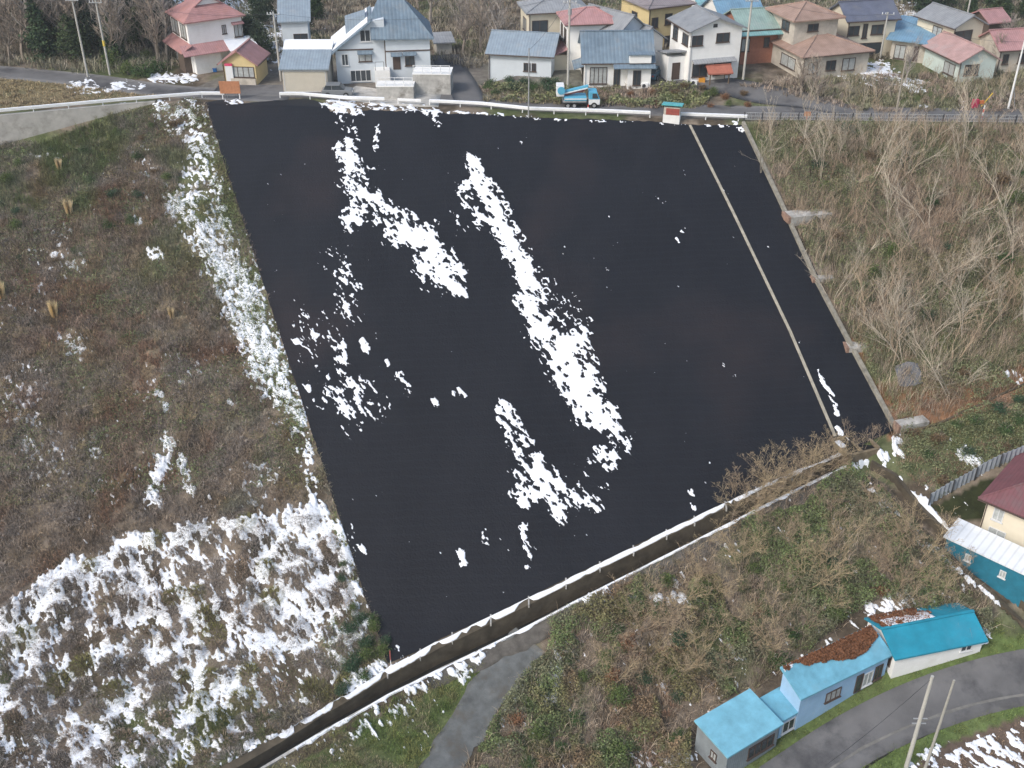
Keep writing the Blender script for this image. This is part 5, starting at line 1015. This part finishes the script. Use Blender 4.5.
# ------------------------------------------------------------------ trees
def branchy(seed, H, kind):
    """returns (trunk polylines, branch polylines) as lists of (pts, radii)"""
    r = random.Random(seed); tr = []; br = []
    def grow_(p, d, L, rad, lev, out):
        n = 5 if lev == 0 else (4 if lev == 1 else 3); pts = [p]; q = np.array(p, float); d = np.array(d, float)
        for i in range(n):
            d = d+np.array([r.gauss(0, .12), r.gauss(0, .12), r.gauss(0, .05)+(.05 if lev else 0)])*(1+.6*lev)
            if kind == 'arch': d = d+np.array([0, 0, -.05*(i+1)*(lev > 0)])
            d /= np.linalg.norm(d); q = q+d*L/n; pts.append(q.copy())
        rr = [max(.0075, rad*(1-.75*i/n)) for i in range(n+1)]; out.append((pts, rr)); return pts, d
    def kids(pts, L, rad, lev, num):
        for _ in range(num):
            t = r.uniform(.25 if lev == 0 else .15, 1)*(len(pts)-1); i = min(int(t), len(pts)-2); p = np.array(pts[i])+(np.array(pts[i+1])-np.array(pts[i]))*(t-i)
            ax = np.array(pts[i+1])-np.array(pts[i]); ax = ax/np.linalg.norm(ax); a = r.uniform(0, 6.28); s = np.array([math.cos(a), math.sin(a), r.uniform(-.1, .4)])
            w_ = {'sap': .62, 'arch': 1.0, 'oak': .9}[kind]; d = ax+s*w_; d /= np.linalg.norm(d)
            l_ = L*r.uniform(.32, .55)*(1.15-.5*t/(len(pts)-1)); P, _d = grow_(p, d, l_, rad*.45, lev+1, br)
            if lev < 2: kids(P, l_, rad*.45, lev+1, ({0: 3, 1: 2} if kind == 'sap' else {0: 5, 1: 3})[lev])
    stems = {'sap': r.choice([1, 2, 3, 4]), 'arch': r.choice([3, 4, 5]), 'oak': 1}[kind]
    for s in range(stems):
        a = r.uniform(0, 6.28); sp = {'sap': .34, 'arch': .6, 'oak': .08}[kind] if stems > 1 or kind == 'arch' else .08
        L = H*r.uniform(.75, 1); rad = {'sap': .046, 'arch': .045, 'oak': .17}[kind]*H/7
        P, _d = grow_((math.cos(a)*.1, math.sin(a)*.1, -.3), (math.cos(a)*sp, math.sin(a)*sp, 1), L, rad, 0, tr)
        kids(P, L, rad, 0, {'sap': 11, 'arch': 9, 'oak': 24}[kind])
    return tr, br
def tubes(L, n=3):
    V = []; T = []
    for pts, rr in L:
        m = MB(); m.tube(pts, rr, n, caps=False); b = len(V); V += m.v; T += [[i+b for i in f] for f in m.f]
    return np.array(V), np.array(T)
def barkmat(name, c): return mat(name, c, .95, .3, 2.5)
BK = {'sap': [barkmat('tan_bark', (.42, .325, .235)), barkmat('grey_bark', (.44, .385, .31)), barkmat('brown_bark', (.31, .245, .185))], 'arch': [barkmat('straw_bark', (.38, .30, .19)), barkmat('grey_brown_bark', (.31, .24, .165))], 'oak': [barkmat('pale_grey_bark', (.33, .295, .265)), barkmat('dull_brown_bark', (.28, .235, .195))]}
class Proto: pass
def bare_proto(seed, H, kind, bark):
    tr, br = branchy(seed, H, kind); p = Proto(); p.H = H; p.parts = []
    for nm, L, n in (('trunk', tr, 5), ('crown', br, 3)):
        V, T = tubes(L, n); me = bpy.data.meshes.new(nm); me.from_pydata([tuple(v) for v in V], [], [list(t) for t in T]); me.materials.append(bark); p.parts.append((nm, me))
    return p
def conifer_proto(seed, H, col, shape='cone'):
    r = np.random.default_rng(seed); p = Proto(); p.parts = []; p.H = H
    m = MB(); m.tube([(0, 0, -.3), (0.05, 0, H*.5), (0, .03, H*.96)], [H*.022, H*.014, .03], 7); me = bpy.data.meshes.new('trunk'); me.from_pydata(m.v, [], m.f); me.materials.append(barkmat('dark_bark', (.09, .07, .055))); p.parts.append(('trunk', me))
    P = []; S = []
    for k in range(int(46 if shape == 'cone' else 34)):
        t = r.uniform(.08, 1)**.85 if shape == 'cone' else r.uniform(.3, 1); R = (H*.20*(1-t)**.75+.25) if shape == 'cone' else H*.30*math.sin(min(1, (1.12-t)*1.6)*1.5)
        a = r.uniform(0, 6.28); c = np.array([math.cos(a)*R*.62, math.sin(a)*R*.62, t*H]); n = 95
        q = r.normal(0, 1, (n, 3))*np.array([R*.30+.12, R*.30+.12, .32 if shape == 'cone' else .5])+c; q[:, 2] -= .12*np.hypot(q[:, 0], q[:, 1]); P.append(q)
    P = np.concatenate(P); col_ = np.tile(np.array(col), (len(P), 1))*(.7+.6*fbm(P[:, 0]*1.3+P[:, 2], P[:, 1]+P[:, 2]*.6, 1.2, 2, seed))[:, None]
    o = leaves('crown', P, r.uniform(.14, .32, len(P)), col_, seed, kind=None); me = o.data; bpy.data.objects.remove(o); p.parts.append(('crown', me)); return p
def bush_proto(seed, R, col, n=1300, s=(.04, .095), stems=True):
    r = np.random.default_rng(seed); p = Proto(); p.parts = []; p.H = R; P = []
    for k in range(9):
        a = r.uniform(0, 6.28); q = r.uniform(0, .65)*R; c = np.array([math.cos(a)*q, math.sin(a)*q, r.uniform(.3, .85)*R]); P.append(r.normal(0, 1, (n//9, 3))*np.array([.25, .25, .2])*R+c)
    P = np.concatenate(P); P[:, 2] = np.abs(P[:, 2])
    o = leaves('foliage', P, r.uniform(*s, len(P)), np.tile(np.array(col), (len(P), 1)), seed, kind=None); me = o.data; bpy.data.objects.remove(o); p.parts.append(('foliage', me))
    rr = random.Random(seed); L = []
    for k in range(14):
        a = rr.uniform(0, 6.28); q = rr.uniform(.3, .9)*R; L.append(([(0, 0, -.2), (math.cos(a)*q*.4, math.sin(a)*q*.4, R*.6), (math.cos(a)*q, math.sin(a)*q, R*rr.uniform(.8, 1.25))], [.03, .02, .011]))
    V, T = tubes(L, 3); me = bpy.data.meshes.new('stems'); me.from_pydata([tuple(v) for v in V], [], [list(t) for t in T]); me.materials.append(BK['oak'][1]); p.parts.append(('stems', me)); return p
def grass_proto(seed, R, col, n=420):
    r = np.random.default_rng(seed); a = r.uniform(0, 6.28, n); q = r.uniform(0, .35, n)*R; O = np.stack([np.cos(a), np.sin(a)], 1)
    o = blades('blades', O[:, 0]*q, O[:, 1]*q, r.uniform(.5, 1.0, n)*R*2.1, r.uniform(.03, .05, n), O*.10+r.normal(0, .06, O.shape), np.tile(np.array(col), (n, 1)), seed, zf=lambda x, y: x*0); me = o.data; bpy.data.objects.remove(o)
    p = Proto(); p.parts = [('blades', me)]; return p
def plant(name, pr, x, y, label, cat, group=None, s=1.0, rz=0, tilt=(0, 0), z=None):
    z = gz(x, y) if z is None else z
    e = empty(name, (x, y, z), 0, label, cat, group); e.rotation_euler = (tilt[0], tilt[1], rz); e.scale = (s, s, s)
    for nm, me in pr.parts: o = bpy.data.objects.new(nm, me); link(o, e)
    return e
def spots(poly, n, gap, seed, blocked=()):
    r = random.Random(seed); P = []; xs_ = [p[0] for p in poly]; ys_ = [p[1] for p in poly]; k = 0
    while len(P) < n and k < n*60:
        k += 1; px = r.uniform(min(xs_), max(xs_)); py = r.uniform(min(ys_), max(ys_))
        if not pip(np.array([px]), np.array([py]), poly)[0]: continue
        x, y, z = G(px, py)
        if any(math.hypot(x-a, y-b) < gap for a, b in P): continue
        P.append((x, y))
    return P
rt = random.Random(77)
SAP = [bare_proto(s, H, 'sap', BK['sap'][s % 3]) for s, H in ((1, 7), (2, 8), (3, 6), (4, 7.5), (5, 5), (6, 6.5), (7, 8))]
ARC = [bare_proto(s, H, 'arch', BK['arch'][s % 2]) for s, H in ((11, 4.2), (12, 5.2), (13, 3.6), (14, 4.8), (15, 4.0))]
OAK = [bare_proto(s, H, 'oak', BK['oak'][s % 2]) for s, H in ((21, 9), (22, 10), (23, 8), (24, 9))]
CON = [conifer_proto(31, 11, (.035, .06, .028)), conifer_proto(32, 9, (.045, .075, .035)), conifer_proto(33, 8, (.04, .06, .035), 'round'), conifer_proto(34, 7, (.055, .08, .035), 'round')]
BSH = [bush_proto(41, 1.0, (.06, .105, .035)), bush_proto(42, 1.2, (.09, .125, .04)), bush_proto(43, .9, (.15, .105, .06)), bush_proto(44, 1.1, (.21, .11, .06)), bush_proto(45, 1.0, (.045, .085, .045))]
# the wood on the right: fans of thin pale stems
for i, (x, y) in enumerate(spots([(800, 150), (1060, 140), (1060, 340), (985, 392), (905, 410), (850, 330), (815, 215)], 72, 1.3, 5)):
    plant('bare_sapling', SAP[i % 7], x, y, 'bare thin-stemmed sapling in the wood east of the black slope', 'tree', 'bare saplings in the wood east of the black slope', rt.uniform(.55, 1.3), rt.uniform(0, 6.28), (rt.uniform(-.05, .15), rt.uniform(.05, .32)))
for i, (x, y) in enumerate(spots([(750, 135), (830, 128), (1060, 128), (1060, 150), (830, 165), (790, 190)], 20, 1.3, 15)):
    plant('bare_sapling', SAP[(i+3) % 7], x, y, 'low greyish sapling just below the dark railing', 'tree', 'saplings along the foot of the railing', rt.uniform(.4, .75), rt.uniform(0, 6.28), (rt.uniform(.0, .15), rt.uniform(-.1, .1)))
for lab, px, py, k, s, t in (('tall pale bare tree with forked crown beside the large concrete slab', 822, 262, 1, 1.0, .05), ('slim pale bare tree rising beyond the large concrete slab', 832, 300, 6, 1.0, .1), ('pale leaning bare tree above the crumpled grey sheet', 905, 366, 3, 1.25, .12), ('pale bare tree with a straight stem left of the crumpled grey sheet', 893, 350, 6, 1.1, .12), ('thin leaning tree crossing the dark railing by the faded orange sign', 762, 172, 0, 1.05, .25), ('second leaning tree crossing the dark railing, further down the slope', 782, 180, 1, 1.0, .22)):
    x, y, z = G(px, py); plant('bare_tree', SAP[k], x, y, lab, 'tree', None, s, rt.uniform(0, 6), (0, t))
# saplings rooted in the channel
for i in range(15):
    px = 738+i*7.2+rt.uniform(-2, 2); py = 503-(px-738)*.455+rt.uniform(-4, 6); x, y, z = G(px, py)
    plant('channel_sapling', ARC[i % 5], x, y, 'twiggy bare sapling growing out of the drainage channel', 'tree', 'saplings growing in the channel', rt.uniform(.75, 1.05), rt.uniform(0, 6.28), (rt.uniform(-.15, .05), rt.uniform(-.3, .05)), z=z-1.0)
for i, (x, y) in enumerate(spots([(640, 600), (760, 535), (850, 490), (905, 530), (975, 600), (900, 610), (860, 610), (770, 670), (690, 690), (600, 700)], 34, 1.5, 6)):
    plant('arching_shrub', ARC[i % 5], x, y, 'bare arching shrub in the tangle between the channel and the blue sheds', 'shrub', 'bare arching shrubs above the blue sheds', rt.uniform(.7, 1.15), rt.uniform(0, 6.28), (rt.uniform(0, .2), rt.uniform(-.2, .2)))
for i, (x, y) in enumerate(spots([(520, 700), (640, 590), (760, 570), (850, 560), (960, 600), (880, 595), (770, 680), (690, 700), (680, 768), (500, 768)], 44, 1.5, 7)):
    k = (0, 1, 4, 0, 3, 1)[i % 6]; plant('leafy_bush', BSH[k], x, y, 'rust-brown leafy bush above the blue sheds' if k == 3 else 'green leafy bush above the blue sheds', 'bush', 'rust-brown bushes above the blue sheds' if k == 3 else 'green bushes above the blue sheds', rt.uniform(.6, 1.15), rt.uniform(0, 6.28))
for i, (x, y) in enumerate(spots([(760, 130), (1050, 135), (1050, 330), (1000, 370), (900, 390), (830, 290)], 26, 2.2, 8)):
    k = (0, 4, 1, 2)[i % 4]; plant('leafy_bush', BSH[k], x, y, 'brown bush under the bare saplings' if k == 2 else 'green bush under the bare saplings', 'bush', 'brown bushes under the bare saplings' if k == 2 else 'green bushes under the bare saplings', rt.uniform(.6, 1.2), rt.uniform(0, 6.28))
for i, (x, y) in enumerate(spots([(0, 160), (130, 120), (195, 112), (190, 190), (100, 260), (0, 300)], 26, 1.9, 9)):
    k = (0, 1, 4, 2)[i % 4]; plant('leafy_bush', BSH[k], x, y, 'brown bush below the retaining wall' if k == 2 else 'green bush below the retaining wall', 'bush', 'brown bushes below the retaining wall' if k == 2 else 'green bushes below the retaining wall', rt.uniform(.45, .9), rt.uniform(0, 6.28))
for lab, px, py, s in (('dark green bush at the lower left corner of the black slope', 352, 668, .9), ('dark green bush touching the lowest part of the black border', 366, 645, .8), ('small dark bush beside the snowy tussocks near the corner stake', 342, 692, .75)):
    x, y, z = G(px, py); plant('leafy_bush', BSH[4], x, y, lab, 'bush', None, s)
for i, (x, y) in enumerate(spots([(338, 560), (352, 560), (390, 655), (365, 680), (345, 640)], 13, .75, 26)):
    plant('leafy_bush', BSH[(4, 0, 1)[i % 3]], x, y, 'green bush along the lowest left border of the black surface', 'bush', 'green bushes along the lowest border of the black surface', rt.uniform(.5, .8), rt.uniform(0, 6.28))
PG = [grass_proto(51, 1.0, (.62, .50, .30)), grass_proto(52, .85, (.58, .47, .30))]
for lab, px, py, k, s in (('tall straw-coloured pampas tuft standing alone on the brown slope', 55, 316, 0, 1.0), ('straw-coloured grass tuft at the photo edge of the brown slope', 2, 298, 0, 1.1), ('small straw-coloured tuft nearest to the snowy strip', 172, 318, 1, .8), ('wide straw-coloured tuft below the green weeds', 70, 215, 1, 1.2), ('pale dry tuft just under the retaining wall weeds', 60, 170, 1, .9)):
    x, y, z = G(px, py); plant('pampas_tuft', PG[k], x, y, lab, 'grass tuft', None, s)
scatter('tall_dry_brush', RUP, 2.0, (24, 75), (80, 120), 400, (.8, 2.6), 15, [Bn, Tn, Rd, Gy], lambda x, y, px, py: [one(x), one(x), 1.2*sstep(.45, .6, fbm(x, y, 6, 3, 27)), .8*one(x)], 'thin upright tan stems massed under the saplings', wd=(.014, .03), lean=np.array([.12, .05]), rad=(.2, .7), sp=.35)
scatter('tangled_vines', RLOW, 1.5, (-4, 48), (46, 84), 410, (.7, 2.0), 14, [Tn, Bn, Gy], lambda x, y, px, py: [one(x), .8*one(x), .6*one(x)], 'long pale vines trailing over the brushwood above the blue sheds', wd=(.016, .034), lean=np.array([.1, -.3]), rad=(.2, .6), sp=.9)
# dead fern patches
for i, (x, y) in enumerate(spots([(0, 300), (180, 280), (250, 400), (280, 500), (0, 590)], 40, 2.0, 10)):
    plant('bare_bramble', ARC[i % 5], x, y, 'low bare bramble on the brown slope', 'bramble', 'low bare brambles on the brown slope', rt.uniform(.22, .42), rt.uniform(0, 6.28))
scatter('forest_floor', [(-120, -30), (165, -30), (168, 72), (90, 74), (-120, 64)], 1.4, (-110, -36), (134, 205), 210, (.5, 2.0), 14, [Bn, Gy, Grn, Dg], lambda x, y, px, py: [one(x), 1.2*one(x), .8*sstep(.5, .6, fbm(x, y, 6, 3, 85)), .5*one(x)], 'brown scrub on the floor of the wood behind the two poles', wd=(.05, .11), rad=(.4, 1.0))
# forests
for i, (x, y) in enumerate(spots([(-60, -20), (165, -20), (168, 66), (90, 70), (0, 62), (-60, 60)], 85, 1.8, 11)):
    plant('forest_tree', OAK[i % 4], x, y, 'bare grey tree in the wood behind the two poles', 'tree', 'bare trees in the wood behind the two poles', rt.uniform(.75, 1.2), rt.uniform(0, 6.28))
for i, (x, y) in enumerate(spots([(0, 5), (140, -20), (160, 40), (130, 66), (45, 62), (20, 40)], 26, 2.4, 12)):
    plant('evergreen_tree', CON[i % 4], x, y, 'dark evergreen in the wood behind the two poles', 'tree', 'evergreens in the wood behind the two poles', rt.uniform(.55, .95), rt.uniform(0, 6.28))
for i, (x, y) in enumerate(spots([(90, 66), (162, 58), (168, 72), (130, 80)], 6, 1.5, 13)):
    plant('leafy_bush', BSH[i % 2], x, y, 'green bush at the edge of the hill road before the dark wood', 'bush', 'green bushes at the edge of the hill road', rt.uniform(1.0, 1.6), rt.uniform(0, 6.28))
for i, (x, y) in enumerate(spots([(240, -30), (345, -30), (340, 20), (312, 40), (262, 45)], 16, 2.2, 14)):
    k = i % 3; plant('evergreen_tree' if k else 'forest_tree', CON[i % 4] if k else OAK[i % 4], x, y, 'dark evergreen behind the narrow house' if k else 'bare tree behind the narrow house', 'tree', 'evergreens behind the narrow house' if k else 'bare trees behind the narrow house', rt.uniform(.45, .7), rt.uniform(0, 6.28))
for lab, px, py, s in (('dark evergreen between the red-roofed house and the narrow house', 262, 62, .6), ('broad dark evergreen against the wall of the red-roofed house', 252, 50, .55)):
    x, y, z = G(px, py); plant('evergreen_tree', CON[2], x, y, lab, 'tree', None, s)
for i, (x, y) in enumerate(spots([(340, -30), (530, -30), (520, 10), (488, 60), (470, 60), (440, 44), (400, -5)], 44, 1.9, 16)):
    plant('forest_tree', SAP[i % 7] if i % 3 else OAK[i % 4], x, y, 'bare brown tree in the copse beside the side lane', 'tree', 'bare trees in the copse beside the side lane', rt.uniform(.7, 1.1), rt.uniform(0, 6.28))
for i, (x, y) in enumerate(spots([(690, -40), (1060, -40), (1060, 10), (985, 6), (900, 4), (850, 2), (770, 4)], 46, 2.4, 17)):
    k = i % 3; plant('evergreen_tree' if k == 0 else 'forest_tree', CON[i % 4] if k == 0 else OAK[i % 4], x, y, 'dark evergreen behind the village' if k == 0 else 'bare tree behind the village', 'tree', 'evergreens behind the village' if k == 0 else 'bare trees behind the village', rt.uniform(.6, .95), rt.uniform(0, 6.28))
for i, (x, y) in enumerate(spots([(900, 8), (985, 4), (1040, 20), (1000, 34), (915, 16)], 9, 2.2, 18)):
    plant('evergreen_tree', CON[i % 4], x, y, 'dark evergreen near the beige two-storey house', 'tree', 'evergreens near the beige two-storey house', rt.uniform(.4, .6), rt.uniform(0, 6.28))
for i, (x, y) in enumerate(spots([(775, 90), (870, 82), (920, 80), (945, 90), (1040, 86), (1040, 106), (860, 108), (800, 98)], 44, 1.4, 19)):
    plant('bare_sapling', SAP[i % 7], x, y, 'bare grey-brown sapling between the houses and the dark railing', 'tree', 'bare saplings between the houses and the dark railing', rt.uniform(.3, .6), rt.uniform(0, 6.28))
for lab, px, py, k, s in (('bare spreading tree in front of the orange-brown roofs', 818, 104, 0, .62), ('bare spreading tree by the end of the driveway', 800, 98, 2, .6), ('bare tree close to the pink-roofed bungalow', 905, 84, 3, .5), ('bare tree beside the bright red cottage roof', 1002, 62, 1, .5), ('bare bushy tree behind the pink-roofed bungalow', 1000, 70, 0, .5)):
    x, y, z = G(px, py); plant('bare_tree', OAK[k], x, y, lab, 'tree', None, s)
for i, (x, y) in enumerate(spots([(484, 84), (556, 82), (556, 92), (484, 96)], 11, 1.1, 20)):
    plant('hedge_bush', BSH[(4, 0)[i % 2]], x, y, 'dark green hedge bush below the long blue-roofed shed', 'bush', 'hedge bushes below the long blue-roofed shed', rt.uniform(.7, 1.0), rt.uniform(0, 6.28))
for i, (x, y) in enumerate(spots([(655, 92), (700, 86), (760, 96), (750, 108), (700, 108), (600, 104), (600, 96)], 22, 1.3, 23)):
    k = (3, 1, 2)[i % 3]; n_ = {3: 'rusty', 1: 'yellow-green', 2: 'brown'}[k]; plant('leafy_bush', BSH[k], x, y, n_+' bush on the bank under the white two-storey house', 'bush', n_+' bushes on the bank under the white two-storey house', rt.uniform(.4, .8), rt.uniform(0, 6.28))
for i, (x, y) in enumerate(spots([(900, 440), (985, 410), (1040, 385), (1040, 440), (940, 490)], 14, 1.4, 24)):
    k = (0, 2, 4)[i % 3]; plant('leafy_bush', BSH[k], x, y, 'brown bush above the sheet fence' if k == 2 else 'green bush above the sheet fence', 'bush', 'brown bushes above the sheet fence' if k == 2 else 'green bushes above the sheet fence', rt.uniform(.5, .9), rt.uniform(0, 6.28))
for i, (x, y) in enumerate(spots([(830, 440), (900, 425), (905, 470), (870, 470)], 5, 1.0, 25)):
    plant('bare_sapling', SAP[2+2*(i % 2)], x, y, 'small bare sapling around the catch basin', 'tree', 'small saplings around the catch basin', rt.uniform(.35, .55), rt.uniform(0, 6.28))
# ------------------------------------------------------------------ light
SUN_EL = math.radians(42); SUN_AZ = math.radians(-130)      # soft light from behind left of the viewer
w = bpy.data.worlds.new('World'); SC.world = w; w.use_nodes = True
n = w.node_tree.nodes; l = w.node_tree.links
sky = n.new('ShaderNodeTexSky'); sky.sky_type = 'NISHITA'; sky.sun_disc = False; sky.sun_elevation = SUN_EL; sky.sun_rotation = SUN_AZ
sky.air_density = 1.4; sky.dust_density = 3.0; sky.ozone_density = 1.0
bg = n['Background']; bg.inputs['Strength'].default_value = .13; l.new(sky.outputs['Color'], bg.inputs['Color'])
sd = bpy.data.lights.new('sun', 'SUN'); sd.energy = 1.5; sd.angle = math.radians(14); sd.color = (1, .96, .9)
so = bpy.data.objects.new('sun', sd); link(so)
so.rotation_euler = (math.pi/2-SUN_EL, 0, math.pi-SUN_AZ)
vs = SC.view_settings; vs.view_transform = 'Standard'; vs.look = 'None'; vs.gamma = 1; vs.use_curve_mapping = False; vs.exposure = 0.0
SC.render.resolution_x = 1024; SC.render.resolution_y = 768

vs.exposure = .62
mb = MB(); mb.box(-900, 900, -900, 1800, -29, 130); hz = bpy.data.materials.new('haze'); hz.use_nodes = True; n = hz.node_tree.nodes; l = hz.node_tree.links
for q in list(n):
    if q.type != 'OUTPUT_MATERIAL': n.remove(q)
pv = n.new('ShaderNodeVolumePrincipled'); pv.inputs['Color'].default_value = (.86, .90, .95, 1); pv.inputs['Density'].default_value = .0004; pv.inputs['Anisotropy'].default_value = .2
l.new(pv.outputs['Volume'], n['Material Output'].inputs['Volume'])
hb = mb.build('haze', hz); tag(hb, kind='stuff')
